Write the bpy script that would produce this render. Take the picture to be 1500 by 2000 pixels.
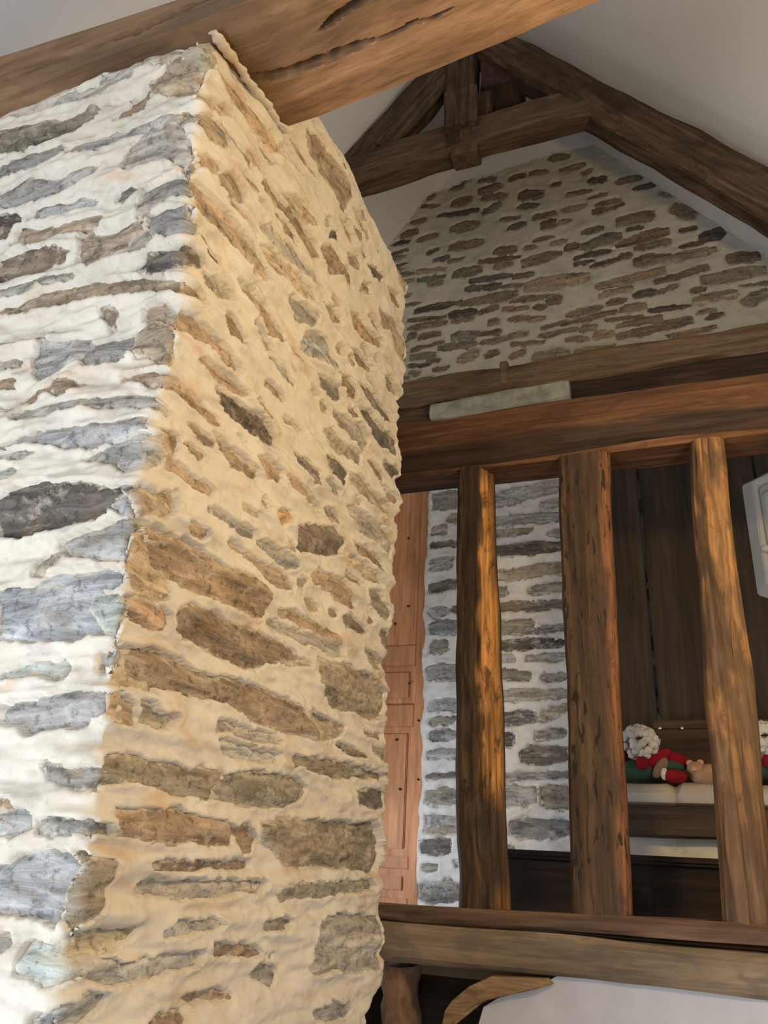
import bpy, bmesh, math, random
import numpy as np
from mathutils import Vector, Matrix

scn = bpy.context.scene
for o in list(bpy.data.objects): bpy.data.objects.remove(o)
COL = scn.collection

# ------------------------------------------------------------------ camera
cam_d = bpy.data.cameras.new('camera'); cam = bpy.data.objects.new('camera', cam_d); COL.objects.link(cam)
cam_d.sensor_fit = 'HORIZONTAL'; cam_d.sensor_width = 36.0; cam_d.lens = 36.0 * 1549.0 / 1500.0
cam_d.clip_start = 0.05; cam_d.clip_end = 200
cam.matrix_world = Matrix(((0.93322915, 0.10023269, 0.34501705, 0.0),
                           (0.35564815, -0.39394872, -0.8475369, 0.0),
                           (0.05096812, 0.91365082, -0.403292, 1.6), (0, 0, 0, 1)))
scn.camera = cam

# ------------------------------------------------------------------ world, lamps, exposure
scn.view_settings.view_transform = 'Standard'; scn.view_settings.look = 'None'
scn.view_settings.gamma = 1.0; scn.view_settings.use_curve_mapping = False
scn.view_settings.exposure = 0.0
W = bpy.data.worlds.new('World'); scn.world = W; W.use_nodes = True
W.node_tree.nodes['Background'].inputs[0].default_value = (0.97, 0.96, 0.96, 1)
W.node_tree.nodes['Background'].inputs[1].default_value = 0.50

def area(name, loc, target, sx, sy, power, color):
    d = bpy.data.lights.new(name, 'AREA'); d.shape = 'RECTANGLE'; d.size = sx; d.size_y = sy
    d.energy = power; d.color = color
    o = bpy.data.objects.new(name, d); COL.objects.link(o); o.location = loc
    o.rotation_euler = (Vector(target) - Vector(loc)).to_track_quat('-Z', 'Y').to_euler()
    return o
area('window_light_left', (-1.95, 0.0, 0.45), (-1.3, 1.1, 1.4), 0.7, 0.7, 25, (0.78, 0.90, 1.0))
area('window_light_loft', (-1.9, 3.0, 1.65), (-0.9, 4.0, 1.5), 0.35, 0.35, 11, (0.80, 0.88, 1.0))
area('window_light_right', (1.8, -0.6, 0.3), (0.3, 2.6, 1.0), 0.8, 0.8, 26, (0.82, 0.89, 1.0))
area('ceiling_fill_light', (-1.7, -1.0, 1.2), (2.6, 0.2, 4.4), 1.0, 1.0, 66, (0.90, 0.94, 1.0))  # unseen fill, added to brighten the right ceiling slope
lp = bpy.data.lights.new('wall_lamp_light', 'POINT'); lp.energy = 84; lp.color = (1.0, 0.66, 0.24); lp.shadow_soft_size = 0.09
lo = bpy.data.objects.new('wall_lamp_light', lp); COL.objects.link(lo); lo.location = (0.85, 1.22, 2.75)

# ------------------------------------------------------------------ noise
def _hash(ix, iy, seed):
    h = (ix.astype(np.int64) * 374761393 + iy.astype(np.int64) * 668265263 + seed * 1274126177) & 0xffffffff
    h = ((h ^ (h >> 13)) * 1274126177) & 0xffffffff
    h = h ^ (h >> 16)
    return (h & 0xffff) / 32767.5 - 1.0
def vnoise(x, y, seed=0):
    x = np.asarray(x, float); y = np.asarray(y, float)
    ix = np.floor(x); iy = np.floor(y); fx = x - ix; fy = y - iy
    fx = fx * fx * (3 - 2 * fx); fy = fy * fy * (3 - 2 * fy)
    a = _hash(ix, iy, seed); b = _hash(ix + 1, iy, seed); c = _hash(ix, iy + 1, seed); d = _hash(ix + 1, iy + 1, seed)
    return (a * (1 - fx) + b * fx) * (1 - fy) + (c * (1 - fx) + d * fx) * fy
def fbm(x, y, seed=0, octv=4, gain=0.5):
    r = 0; a = 1.0; t = 0
    for k in range(octv):
        r = r + a * vnoise(x * 2 ** k + 17.3 * k, y * 2 ** k - 9.1 * k, seed + 31 * k); t += a; a *= gain
    return r / t
def sstep(a, b, x):
    t = np.clip((x - a) / (b - a), 0, 1); return t * t * (3 - 2 * t)

# ------------------------------------------------------------------ objects
def tag(o, label=None, cat=None, group=None, kind=None):
    if label: o['label'] = label
    if cat: o['category'] = cat
    if group: o['group'] = group
    if kind: o['kind'] = kind
    return o
def link(name, me, mat, parent=None, loc=None):
    o = bpy.data.objects.new(name, me); COL.objects.link(o)
    if mat: me.materials.append(mat)
    if loc is not None: o.location = loc
    if parent:
        o.parent = parent; o.matrix_parent_inverse = parent.matrix_basis.inverted()
    return o
def empty(name, loc, label=None, cat=None, group=None):
    o = bpy.data.objects.new(name, None); COL.objects.link(o); o.location = loc
    o.empty_display_size = 0.1
    return tag(o, label, cat, group)
def fast_mesh(name, V, Q, smooth=True):
    """V (n,3), Q (m,4) or (m,3) index array"""
    me = bpy.data.meshes.new(name); k = Q.shape[1]
    me.vertices.add(len(V)); me.vertices.foreach_set('co', np.ascontiguousarray(V, np.float32).ravel())
    me.loops.add(len(Q) * k); me.loops.foreach_set('vertex_index', np.ascontiguousarray(Q, np.int32).ravel())
    me.polygons.add(len(Q)); me.polygons.foreach_set('loop_start', np.arange(0, len(Q) * k, k, dtype=np.int32))
    me.polygons.foreach_set('use_smooth', np.full(len(Q), smooth))
    me.update(calc_edges=True); me.validate()
    return me
def center(me):
    n = len(me.vertices); a = np.empty(n * 3, np.float32); me.vertices.foreach_get('co', a); a = a.reshape(-1, 3)
    c = (a.max(0) + a.min(0)) / 2
    me.vertices.foreach_set('co', (a - c).ravel()); me.update()
    return tuple(float(v) for v in c)
def loft(name, rings, mat, parent=None, closed=True, smooth=True, recenter=True, attr=None):
    """rings: (n, m, 3) array; skin between successive rings, with end caps"""
    R = np.asarray(rings, float); n, m, _ = R.shape
    V = R.reshape(-1, 3); i = np.arange(n - 1)[:, None] * m; j = np.arange(m)[None, :]; j2 = (j + 1) % m
    Q = np.stack([i + j, i + j2, i + m + j2, i + m + j], -1).reshape(-1, 4)
    c0 = R[0].mean(0); c1 = R[-1].mean(0)
    V = np.vstack([V, c0, c1]); a = n * m
    jj = np.arange(m); T0 = np.stack([np.full(m, a), (jj + 1) % m, jj, np.full(m, a)], -1)
    me = bpy.data.meshes.new(name)
    faces = [tuple(q) for q in Q.tolist()] + [(a, (k + 1) % m, k) for k in range(m)] + [(a + 1, (n - 1) * m + k, (n - 1) * m + (k + 1) % m) for k in range(m)]
    me.from_pydata(V.tolist(), [], faces); me.update()
    bm = bmesh.new(); bm.from_mesh(me); bmesh.ops.recalc_face_normals(bm, faces=bm.faces); bm.to_mesh(me); bm.free()
    me.polygons.foreach_set('use_smooth', np.full(len(me.polygons), smooth))
    if smooth:
        try: me.set_sharp_from_angle(angle=math.radians(38))
        except Exception: pass
    loc = center(me) if recenter else None
    if attr is not None:
        a = np.concatenate([np.asarray(attr, np.float32).ravel(), [0, 0]]).astype(np.float32)
        me.attributes.new('sap_shade', 'FLOAT', 'POINT').data.foreach_set('value', a)
    return link(name, me, mat, parent, loc)
def ring_profile(w, h, ch, nw=4, nh=4):
    """chamfered rectangle in (a, b), counter-clockwise, centred"""
    p = []
    def seg(x0, y0, x1, y1, n):
        for k in range(n): t = k / n; p.append((x0 + (x1 - x0) * t, y0 + (y1 - y0) * t))
    a, b = w / 2, h / 2
    seg(-a + ch, -b, a - ch, -b, nw); seg(a - ch, -b, a, -b + ch, 1)
    seg(a, -b + ch, a, b - ch, nh); seg(a, b - ch, a - ch, b, 1)
    seg(a - ch, b, -a + ch, b, nw); seg(-a + ch, b, -a, b - ch, 1)
    seg(-a, b - ch, -a, -b + ch, nh); seg(-a, -b + ch, -a + ch, -b, 1)
    return np.array(p)
def beam(name, p0, p1, w, h, mat, parent=None, side=(0, 1, 0), ch=0.02, wob=0.006, n=40, seed=0, bow=0.0, taper=1.0, edit=None):
    """timber from p0 to p1 (centre line); w along `side`, h across; local X runs along the grain"""
    p0 = Vector(p0); p1 = Vector(p1); ax = (p1 - p0); L = ax.length; ax.normalize()
    sd = Vector(side); sd = (sd - ax * sd.dot(ax)).normalized(); up = ax.cross(sd)
    pr = ring_profile(w, h, ch); m = len(pr); rings = np.zeros((n, m, 3))
    for i in range(n):
        t = i / (n - 1); x = (t - .5) * L; s = 1 + (taper - 1) * t
        q = pr * s
        nx = fbm(np.full(m, x * 3.1 + seed * 5.7), np.arange(m) * .37, seed, 3) * wob
        ny = fbm(np.full(m, x * 3.1 + seed * 3.3), np.arange(m) * .37 + 40, seed + 9, 3) * wob
        ln = float(fbm(np.array([x * 1.3]), np.array([seed * 2.2]), seed + 5, 2)[0]) * wob
        rings[i, :, 0] = x; rings[i, :, 1] = q[:, 0] + nx + ln; rings[i, :, 2] = q[:, 1] + ny + ln + bow * (1 - (2 * t - 1) ** 2)
    if edit is not None: rings = edit(rings)
    o = loft(name, rings, mat, None, recenter=False)
    M = Matrix(((ax.x, sd.x, up.x), (ax.y, sd.y, up.y), (ax.z, sd.z, up.z))).to_4x4(); M.translation = (p0 + p1) / 2
    if parent:
        o.parent = parent; o.matrix_parent_inverse = parent.matrix_basis.inverted()
    o.matrix_basis = M
    return o
def box(name, lo, hi, mat, parent=None, ch=0.003, sub=0):
    lo = np.array(lo, float); hi = np.array(hi, float); c = (lo + hi) / 2; d = hi - lo
    bm = bmesh.new(); bmesh.ops.create_cube(bm, size=1.0); bmesh.ops.scale(bm, vec=d, verts=bm.verts)
    if ch: bmesh.ops.bevel(bm, geom=bm.edges[:], offset=min(ch, d.min() * .4), segments=2, affect='EDGES')
    me = bpy.data.meshes.new(name); bm.to_mesh(me); bm.free()
    return link(name, me, mat, parent, tuple(c))
def slab(name, poly, thick, mat, parent=None, smooth=False, kind=None):
    """extrude a planar polygon (list of xyz) by vector thick"""
    n = len(poly); V = [tuple(p) for p in poly] + [tuple(Vector(p) + Vector(thick)) for p in poly]
    F = [tuple(range(n)), tuple(range(2 * n - 1, n - 1, -1))] + [(i, i + n, (i + 1) % n + n, (i + 1) % n) for i in range(n)]
    me = bpy.data.meshes.new(name); me.from_pydata(V, [], F)
    bm = bmesh.new(); bm.from_mesh(me); bmesh.ops.recalc_face_normals(bm, faces=bm.faces); bm.to_mesh(me); bm.free()
    loc = center(me)
    return link(name, me, mat, parent, loc)
def blob(name, loc, rad, mat, parent=None, rot=(0, 0, 0), lump=0.06, seed=0, sub=3, freq=3.0):
    bm = bmesh.new(); bmesh.ops.create_icosphere(bm, subdivisions=sub, radius=1.0)
    for v in bm.verts:
        c = v.co; k = 1 + lump * float(fbm(np.array([c.x * freq + c.z * 1.7]), np.array([c.y * freq - c.z * 1.3]), seed, 3)[0])
        v.co = Vector((c.x * rad[0], c.y * rad[1], c.z * rad[2])) * k
    for f in bm.faces: f.smooth = True
    me = bpy.data.meshes.new(name); bm.to_mesh(me); bm.free()
    o = link(name, me, mat, parent, loc); o.rotation_euler = rot
    return o

# ------------------------------------------------------------------ materials
def newmat(name, rough=0.9):
    m = bpy.data.materials.new(name); m.use_nodes = True; nt = m.node_tree
    b = nt.nodes['Principled BSDF']; b.inputs['Roughness'].default_value = rough
    if 'Specular IOR Level' in b.inputs: b.inputs['Specular IOR Level'].default_value = 0.25
    return m, nt, b
def N(nt, t, **k):
    n = nt.nodes.new(t)
    for a, v in k.items(): setattr(n, a, v)
    return n
def noise(nt, vec, scale, detail=4, rough=0.55, dist=0.0):
    n = N(nt, 'ShaderNodeTexNoise'); n.inputs['Scale'].default_value = scale; n.inputs['Detail'].default_value = detail
    n.inputs['Roughness'].default_value = rough; n.inputs['Distortion'].default_value = dist
    nt.links.new(vec, n.inputs['Vector']); return n.outputs['Fac']
def ramp(nt, fac, stops):
    r = N(nt, 'ShaderNodeValToRGB'); e = r.color_ramp.elements
    while len(e) < len(stops): e.new(0.5)
    for i, (p, c) in enumerate(stops):
        e[i].position = p; e[i].color = (c[0], c[1], c[2], 1) if hasattr(c, '__len__') else (c, c, c, 1)
    nt.links.new(fac, r.inputs[0]); return r.outputs[0]
def mix(nt, fac, a, b, mode='MIX'):
    n = N(nt, 'ShaderNodeMix', data_type='RGBA', blend_type=mode)
    if hasattr(fac, 'is_linked'): nt.links.new(fac, n.inputs[0])
    else: n.inputs[0].default_value = fac
    for s, k in ((a, 6), (b, 7)):
        if hasattr(s, 'is_linked'): nt.links.new(s, n.inputs[k])
        else: n.inputs[k].default_value = (s[0], s[1], s[2], 1)
    return n.outputs[2]
def bump(nt, b, h, strength=0.3, dist=0.01, prev=None):
    n = N(nt, 'ShaderNodeBump'); n.inputs['Strength'].default_value = strength; n.inputs['Distance'].default_value = dist
    nt.links.new(h, n.inputs['Height'])
    if prev is not None: nt.links.new(prev, n.inputs['Normal'])
    nt.links.new(n.outputs[0], b.inputs['Normal']); return n.outputs[0]
def scaled(nt, src, sc):
    m = N(nt, 'ShaderNodeMapping'); m.inputs['Scale'].default_value = sc; nt.links.new(src, m.inputs['Vector']); return m.outputs[0]
def pos(nt): return N(nt, 'ShaderNodeNewGeometry').outputs['Position']
def objc(nt): return N(nt, 'ShaderNodeTexCoord').outputs['Object']

def stone_mat(name, lime=(0.62, 0.58, 0.5), limeamt=0.6, sc=1.0):
    m, nt, b = newmat(name, 0.92); P = pos(nt)
    oi = N(nt, 'ShaderNodeObjectInfo')
    st = scaled(nt, P, (7 * sc, 7 * sc, 34 * sc))
    n1 = noise(nt, st, 1.0, 6, 0.65, 0.8)
    n2 = noise(nt, P, 55 * sc, 5, 0.7)
    n3 = noise(nt, P, 9 * sc, 4, 0.6, 0.6)
    v = ramp(nt, n1, [(0.28, 0.32), (0.5, 0.92), (0.72, 1.6)])
    c = mix(nt, 1.0, oi.outputs['Color'], v, 'MULTIPLY')
    sp = ramp(nt, n2, [(0.36, 0.35), (0.47, 1.0), (0.62, 1.0), (0.72, 1.35)])
    c = mix(nt, 0.75, c, mix(nt, 1.0, c, sp, 'MULTIPLY'))
    och = ramp(nt, n3, [(0.55, 0.0), (0.72, 1.0)])
    c = mix(nt, mix(nt, 1.0, och, (0.35, 0.35, 0.35), 'MULTIPLY'), c, (0.36, 0.22, 0.11))
    lm = noise(nt, scaled(nt, P, (14 * sc, 14 * sc, 26 * sc)), 1.0, 6, 0.7, 0.4)
    lf = ramp(nt, lm, [(0.55, 0.0), (0.72, limeamt)])
    at = N(nt, 'ShaderNodeAttribute'); at.attribute_name = 'rim'
    ad = N(nt, 'ShaderNodeMath', operation='MULTIPLY_ADD'); nt.links.new(at.outputs['Fac'], ad.inputs[0]); ad.inputs[1].default_value = 0.30
    nt.links.new(noise(nt, scaled(nt, P, (40 * sc, 40 * sc, 60 * sc)), 1.0, 5, 0.7, 0.3), ad.inputs[2])
    rf = ramp(nt, ad.outputs[0], [(0.66, 0.0), (0.82, 0.8)])
    c = mix(nt, lf, c, lime)
    c = mix(nt, rf, c, lime)
    nt.links.new(c, b.inputs['Base Color'])
    p = bump(nt, b, n1, 0.7, 0.012); bump(nt, b, n2, 0.5, 0.004, p)
    return m
def mortar_mat(name, c0, c1, c2, sc=1.0, ochre=0.0):
    m, nt, b = newmat(name, 0.95); P = pos(nt)
    n1 = noise(nt, P, 3.2 * sc, 5, 0.6, 0.5); n2 = noise(nt, P, 60 * sc, 5, 0.65); n3 = noise(nt, P, 14 * sc, 5, 0.65, 0.4)
    c = ramp(nt, n1, [(0.3, c0), (0.52, c1), (0.74, c2)])
    d = ramp(nt, n3, [(0.3, 0.80), (0.5, 1.0), (0.7, 1.04)])
    c = mix(nt, 1.0, c, d, 'MULTIPLY')
    sp = ramp(nt, n2, [(0.3, 0.72), (0.4, 1.0)])
    c = mix(nt, 0.6, c, mix(nt, 1.0, c, sp, 'MULTIPLY'))
    nt.links.new(c, b.inputs['Base Color'])
    if ochre:
        n4 = noise(nt, scaled(nt, P, (4, 4, 9)), 1.0, 5, 0.6, 0.8)
        c = mix(nt, ramp(nt, n4, [(0.56, 0.0), (0.70, ochre)]), c, (0.52, 0.30, 0.14)); nt.links.new(c, b.inputs['Base Color'])
    p = bump(nt, b, n3, 0.22, 0.01); bump(nt, b, n2, 0.25, 0.003, p)
    return m
def wood_mat(name, dark, mid, light, axis='X', sc=1.0, rough=0.75, contrast=1.0, stain=None, stainamt=0.5, holes=0.0, bstr=0.5, sap_shade=None):
    m, nt, b = newmat(name, rough); P = objc(nt)
    al, ac = 1.6 * sc, 26 * sc
    s = {'X': (al, ac, ac), 'Y': (ac, al, ac), 'Z': (ac, ac, al)}[axis]
    g = noise(nt, scaled(nt, P, s), 1.0, 6, 0.6, 1.2)
    f = noise(nt, scaled(nt, P, tuple(q * 3.2 for q in s)), 1.0, 4, 0.6, 0.3)
    big = noise(nt, scaled(nt, P, {'X': (1.5, 5, 5), 'Y': (5, 1.5, 5), 'Z': (5, 5, 1.5)}[axis]), sc, 4, 0.6, 0.7)
    k = 0.18 / contrast
    c = ramp(nt, g, [(0.5 - k * 1.1, dark), (0.5, mid), (0.5 + k * 1.3, light)])
    c = mix(nt, 0.5, c, mix(nt, 1.0, c, ramp(nt, f, [(0.32, 0.45), (0.5, 1.0), (0.7, 1.25)]), 'MULTIPLY'))
    c = mix(nt, 1.0, c, ramp(nt, big, [(0.3, 0.55), (0.5, 1.0), (0.7, 1.25)]), 'MULTIPLY')
    if sap_shade:
        at = N(nt, 'ShaderNodeAttribute'); at.attribute_name = 'sap_shade'
        sc_ = mix(nt, 1.0, ramp(nt, g, [(0.36, tuple(q * .45 for q in sap_shade)), (0.5, sap_shade), (0.66, tuple(q * 1.45 for q in sap_shade))]), ramp(nt, f, [(0.3, 0.55), (0.5, 1.0), (0.7, 1.2)]), 'MULTIPLY')
        c = mix(nt, at.outputs['Fac'], c, sc_)
    if stain:
        sn = noise(nt, scaled(nt, P, {'X': (4, 9, 9), 'Y': (9, 4, 9), 'Z': (9, 9, 4)}[axis]), sc, 6, 0.7, 0.8)
        c = mix(nt, ramp(nt, sn, [(0.50, 0.0), (0.58, stainamt)]), c, stain)
    if holes:
        hn = noise(nt, scaled(nt, P, {'X': (14, 60, 60), 'Y': (60, 14, 60), 'Z': (60, 60, 14)}[axis]), 1.0, 2, 0.5)
        c = mix(nt, ramp(nt, hn, [(0.60, 0.0), (0.66, holes)]), c, (0.015, 0.011, 0.008))
    nt.links.new(c, b.inputs['Base Color'])
    p = bump(nt, b, g, bstr, 0.008); bump(nt, b, f, bstr * .6, 0.003, p)
    return m
def plain(name, col, rough=0.8, var=0.12, sc=6.0, bs=0.15, metal=0.0):
    m, nt, b = newmat(name, rough); P = pos(nt); n1 = noise(nt, P, sc, 5, 0.6)
    lo = tuple(c * (1 - var) for c in col); hi = tuple(min(1, c * (1 + var)) for c in col)
    nt.links.new(ramp(nt, n1, [(0.35, lo), (0.65, hi)]), b.inputs['Base Color']); b.inputs['Metallic'].default_value = metal
    if bs: bump(nt, b, noise(nt, P, sc * 8, 4, 0.6), bs, 0.004)
    return m

# ------------------------------------------------------------------ rubble masonry: proud lime mortar over separate stones
TONE = {'g': (.365, .352, .325), 'o': (.33, .295, .23), 'n': (.33, .25, .18), 't': (.42, .335, .24), 'd': (.17, .15, .13),
        'b': (.375, .375, .375), 'w': (.44, .46, .42), 'p': (.48, .33, .20)}
def poly_sd(px, py, poly):
    x = px.ravel(); y = py.ravel(); n = len(poly); d = np.full(x.shape, 1e9); ins = np.zeros(x.shape, bool)
    for i in range(n):
        ax, ay = poly[i]; bx, by = poly[(i + 1) % n]; ex, ey = bx - ax, by - ay
        t = np.clip(((x - ax) * ex + (y - ay) * ey) / max(ex * ex + ey * ey, 1e-12), 0, 1)
        d = np.minimum(d, np.hypot(x - ax - t * ex, y - ay - t * ey))
        c = (ay > y) != (by > y)
        with np.errstate(divide='ignore', invalid='ignore'):
            xi = ax + (y - ay) * ex / (ey if ey != 0 else 1e-12)
        ins ^= c & (x < xi)
    return np.where(ins, -d, d).reshape(px.shape)
def masonry(wall_name, place, ur, vr, step, polys, mmat, smat, base_h, seed=1, edge=0.004, ragged=0.006, lip=0.004, soff=(-0.008, 0.003),
            sstep_=0.008, keep=None, cut=0.028, rng=None, tone_k=1.0, tone_f=None, grow=-0.0045):
    """mortar skin as one height field, every stone a child mesh set into it"""
    rng = rng or random.Random(seed)
    nu = int((ur[1] - ur[0]) / step) + 1; nv = int((vr[1] - vr[0]) / step) + 1
    U, V = np.meshgrid(np.linspace(ur[0], ur[1], nu), np.linspace(vr[0], vr[1], nv))
    SD = np.full(U.shape, 1.0); du = (ur[1] - ur[0]) / (nu - 1); dv = (vr[1] - vr[0]) / (nv - 1)
    for t, p in polys:
        a = np.array(p); lo = a.min(0) - .06; hi = a.max(0) + .06
        i0 = max(0, int((lo[0] - ur[0]) / du)); i1 = min(nu, int((hi[0] - ur[0]) / du) + 2)
        j0 = max(0, int((lo[1] - vr[0]) / dv)); j1 = min(nv, int((hi[1] - vr[0]) / dv) + 2)
        if i1 - i0 < 2 or j1 - j0 < 2: continue
        s = SD[j0:j1, i0:i1]; np.minimum(s, poly_sd(U[j0:j1, i0:i1], V[j0:j1, i0:i1], p), out=s)
    rag = fbm(U * 28, V * 40, seed + 3, 4, 0.6) * ragged * 1.6
    S = SD + rag + grow
    H = base_h(U, V) + lip * np.exp(-(np.clip(S, 0, 1) / 0.012) ** 2)
    m = sstep(-edge, edge * .6, S)
    H = H * m + (base_h(U, V) * .4 - cut) * (1 - m)
    P = place(U, V, H)
    idx = np.arange(nu * nv).reshape(nv, nu)
    Q = np.stack([idx[:-1, :-1], idx[:-1, 1:], idx[1:, 1:], idx[1:, :-1]], -1)
    if keep is not None:
        k = keep((U[:-1, :-1] + U[1:, 1:]) / 2, (V[:-1, :-1] + V[1:, 1:]) / 2); Q = Q[k]
    Q = Q.reshape(-1, 4)
    used = np.unique(Q); rem = np.full(nu * nv, -1); rem[used] = np.arange(len(used))
    wall = link(wall_name, fast_mesh(wall_name, P.reshape(-1, 3)[used], rem[Q]), mmat)
    for k, (t, p) in enumerate(polys):
        a = np.array(p); e = 0.012 - grow; lo = a.min(0) - e; hi = a.max(0) + e
        st = sstep_ if (hi - lo).min() > .035 else sstep_ * .7
        n1 = max(4, int((hi[0] - lo[0]) / st) + 1); n2 = max(4, int((hi[1] - lo[1]) / st) + 1)
        u, v = np.meshgrid(np.linspace(lo[0], hi[0], n1), np.linspace(lo[1], hi[1], n2))
        sd = poly_sd(u, v, p)
        off = rng.uniform(*soff); tu = rng.uniform(-.05, .05); tv = rng.uniform(-.12, .12)
        cu, cv = a.mean(0)
        h = off + base_h(u, v) + (u - cu) * tu + (v - cv) * tv
        h += fbm(u * 16 + k * 3.1, v * 48 + k, seed + k, 4, .6) * .0075 + fbm(u * 60, v * 90, seed + k, 2) * .002
        inner = np.clip(-sd, 0, .02) / .02
        h += (np.sqrt(np.clip(inner, 0, 1)) - 1) * .006
        h -= np.clip(sd + grow - .004, 0, 1) * 3.0
        PP = place(u, v, h)
        id2 = np.arange(n1 * n2).reshape(n2, n1)
        q = np.stack([id2[:-1, :-1], id2[:-1, 1:], id2[1:, 1:], id2[1:, :-1]], -1)
        mn = np.minimum(np.minimum(sd[:-1, :-1], sd[1:, 1:]), np.minimum(sd[:-1, 1:], sd[1:, :-1])) < .010 - grow
        if keep is not None: mn &= keep((u[:-1, :-1] + u[1:, 1:]) / 2, (v[:-1, :-1] + v[1:, 1:]) / 2)
        q = q[mn]
        if len(q) < 2: continue
        us = np.unique(q); r2 = np.full(n1 * n2, -1); r2[us] = np.arange(len(us))
        me = fast_mesh('stone', PP.reshape(-1, 3)[us], r2[q]); loc = center(me)
        me.attributes.new('rim', 'FLOAT', 'POINT').data.foreach_set('value', np.exp(np.clip((sd.ravel()[us] + grow - .002) / .008, -9, .3)).astype(np.float32))
        o = link('stone', me, smat, wall, loc)
        c = TONE[t]; f = rng.uniform(.75, 1.25) * tone_k; w = rng.uniform(-.05, .05)
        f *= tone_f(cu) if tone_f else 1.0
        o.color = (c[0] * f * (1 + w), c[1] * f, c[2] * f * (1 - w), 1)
    return wall
def ovals(rows, rng, tones):
    """centre-line stones 'x0,z0,x1,z1,thickness' (mm) -> irregular outlines"""
    out = []
    for w in rows.split():
        x0, z0, x1, z1, th = [int(q) / 1000 for q in w.split(',')]
        d = np.array([x1 - x0, z1 - z0]); L = np.hypot(*d); d = d / max(L, 1e-6); nrm = np.array([-d[1], d[0]]); n = 5
        top = []; bot = []
        for k in range(n):
            t = k / (n - 1); e = (0.45 + .55 * math.sin(math.pi * min(max(t, .12), .88))) if k in (0, n - 1) else 1
            a = np.array([x0, z0]) + d * L * t
            top.append(a + nrm * th / 2 * e * rng.uniform(.7, 1.15)); bot.append(a - nrm * th / 2 * e * rng.uniform(.75, 1.15))
        out.append((rng.choice(tones), [tuple(p) for p in top + bot[::-1]]))
    return out

# ------------------------------------------------------------------ material set
M = {}
M['mortar_pier'] = mortar_mat('lime_mortar_cream', (.61, .555, .465), (.66, .615, .53), (.70, .66, .585), ochre=.5)
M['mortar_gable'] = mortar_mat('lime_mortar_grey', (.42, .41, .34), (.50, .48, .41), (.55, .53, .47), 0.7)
M['mortar_loft'] = mortar_mat('lime_mortar_white', (.60, .57, .52), (.68, .66, .62), (.74, .73, .70))
M['stone_pier'] = stone_mat('schist', (.62, .56, .46), .7)
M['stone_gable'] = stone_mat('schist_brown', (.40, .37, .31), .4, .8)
M['stone_loft'] = stone_mat('schist_grey', (.62, .60, .57), .75, .9)
M['plaster'] = plain('white_plaster', (.76, .755, .755), .95, .03, 1.5, .03)
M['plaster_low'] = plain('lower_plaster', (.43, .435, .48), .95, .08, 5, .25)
M['tie'] = wood_mat('oak_tie', (.17, .095, .05), (.235, .14, .078), (.30, .19, .11), 'X', .8, .8, .7, (.15, .095, .06), .35)
M['rafter'] = wood_mat('oak_rafter', (.035, .023, .015), (.085, .053, .032), (.15, .095, .056), 'X', .8, .85, 1.0, (.025, .017, .012), .55)
M['rail'] = wood_mat('oak_rail', (.06, .028, .014), (.13, .058, .026), (.21, .10, .045), 'X', .9, .7, 1.1, (.05, .028, .016), .5, sap_shade=(.035, .021, .013))  # last colour is the painted shade of the lower facet, not sapwood
M['collar'] = wood_mat('oak_collar', (.05, .032, .02), (.11, .07, .044), (.17, .112, .07), 'X', .8, .85, .9, (.05, .032, .022), .4)
M['sill'] = wood_mat('oak_sill', (.07, .042, .028), (.13, .078, .05), (.2, .125, .08), 'X', .9, .75)
M['floor_beam'] = wood_mat('oak_floor_beam', (.14, .105, .072), (.22, .165, .11), (.29, .22, .15), 'X', .9, .85, 1.0, (.10, .08, .065), .5)
M['ledge'] = wood_mat('oak_ledge', (.09, .062, .04), (.17, .12, .078), (.25, .185, .125), 'X', .8, .9, 1.0, (.20, .11, .05), .4)
M['plate'] = wood_mat('oak_plate', (.03, .018, .013), (.06, .036, .026), (.10, .06, .042), 'X', .8, .85)
M['post_dark'] = wood_mat('oak_post', (.022, .013, .007), (.060, .035, .018), (.12, .07, .034), 'Z', .9, .7, .9, (.03, .019, .011), .8, sap_shade=(.42, .20, .06))
M['post_mid'] = wood_mat('oak_post_wormy', (.03, .018, .010), (.075, .044, .023), (.125, .074, .038), 'Z', .9, .75, .9, (.055, .033, .02), .6, .9, sap_shade=(.24, .10, .045))
M['post_light'] = wood_mat('oak_post_pale', (.05, .028, .015), (.12, .070, .038), (.20, .12, .065), 'Z', .9, .7, .9, (.10, .05, .022), .6, sap_shade=(.24, .125, .05))
M['pine'] = wood_mat('pine', (.46, .19, .075), (.56, .25, .11), (.64, .31, .145), 'Z', .7, .5, .8, (.42, .19, .08), .25)
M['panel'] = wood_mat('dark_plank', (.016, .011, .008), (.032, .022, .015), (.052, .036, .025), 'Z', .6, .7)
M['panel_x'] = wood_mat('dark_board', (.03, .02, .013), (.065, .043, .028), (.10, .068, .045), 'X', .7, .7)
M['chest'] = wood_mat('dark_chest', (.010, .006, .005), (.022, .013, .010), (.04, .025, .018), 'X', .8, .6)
M['corbel'] = wood_mat('raw_corbel', (.12, .07, .035), (.26, .165, .085), (.42, .29, .16), 'X', 1.2, .85)
M['slate'] = plain('pale_slab', (.33, .34, .29), .9, .25, 14, .4)
M['quilt'] = plain('cream_quilt', (.44, .40, .35), .95, .06, 8, .2)
M['white_paint'] = plain('white_paint', (.40, .40, .39), .5, .08, 5, .05)
M['glass_grey'] = plain('grey_glass', (.36, .42, .43), .15, .05, 3, 0)
M['red'] = plain('red_felt', (.20, .005, .013), .95, .15, 20, .2)
M['green'] = plain('green_felt', (.03, .06, .04), .95, .15, 20, .2)
M['wool'] = plain('white_wool', (.52, .49, .45), .95, .1, 30, .3)
M['tan'] = plain('tan_plush', (.34, .22, .13), .95, .12, 20, .3)
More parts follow.
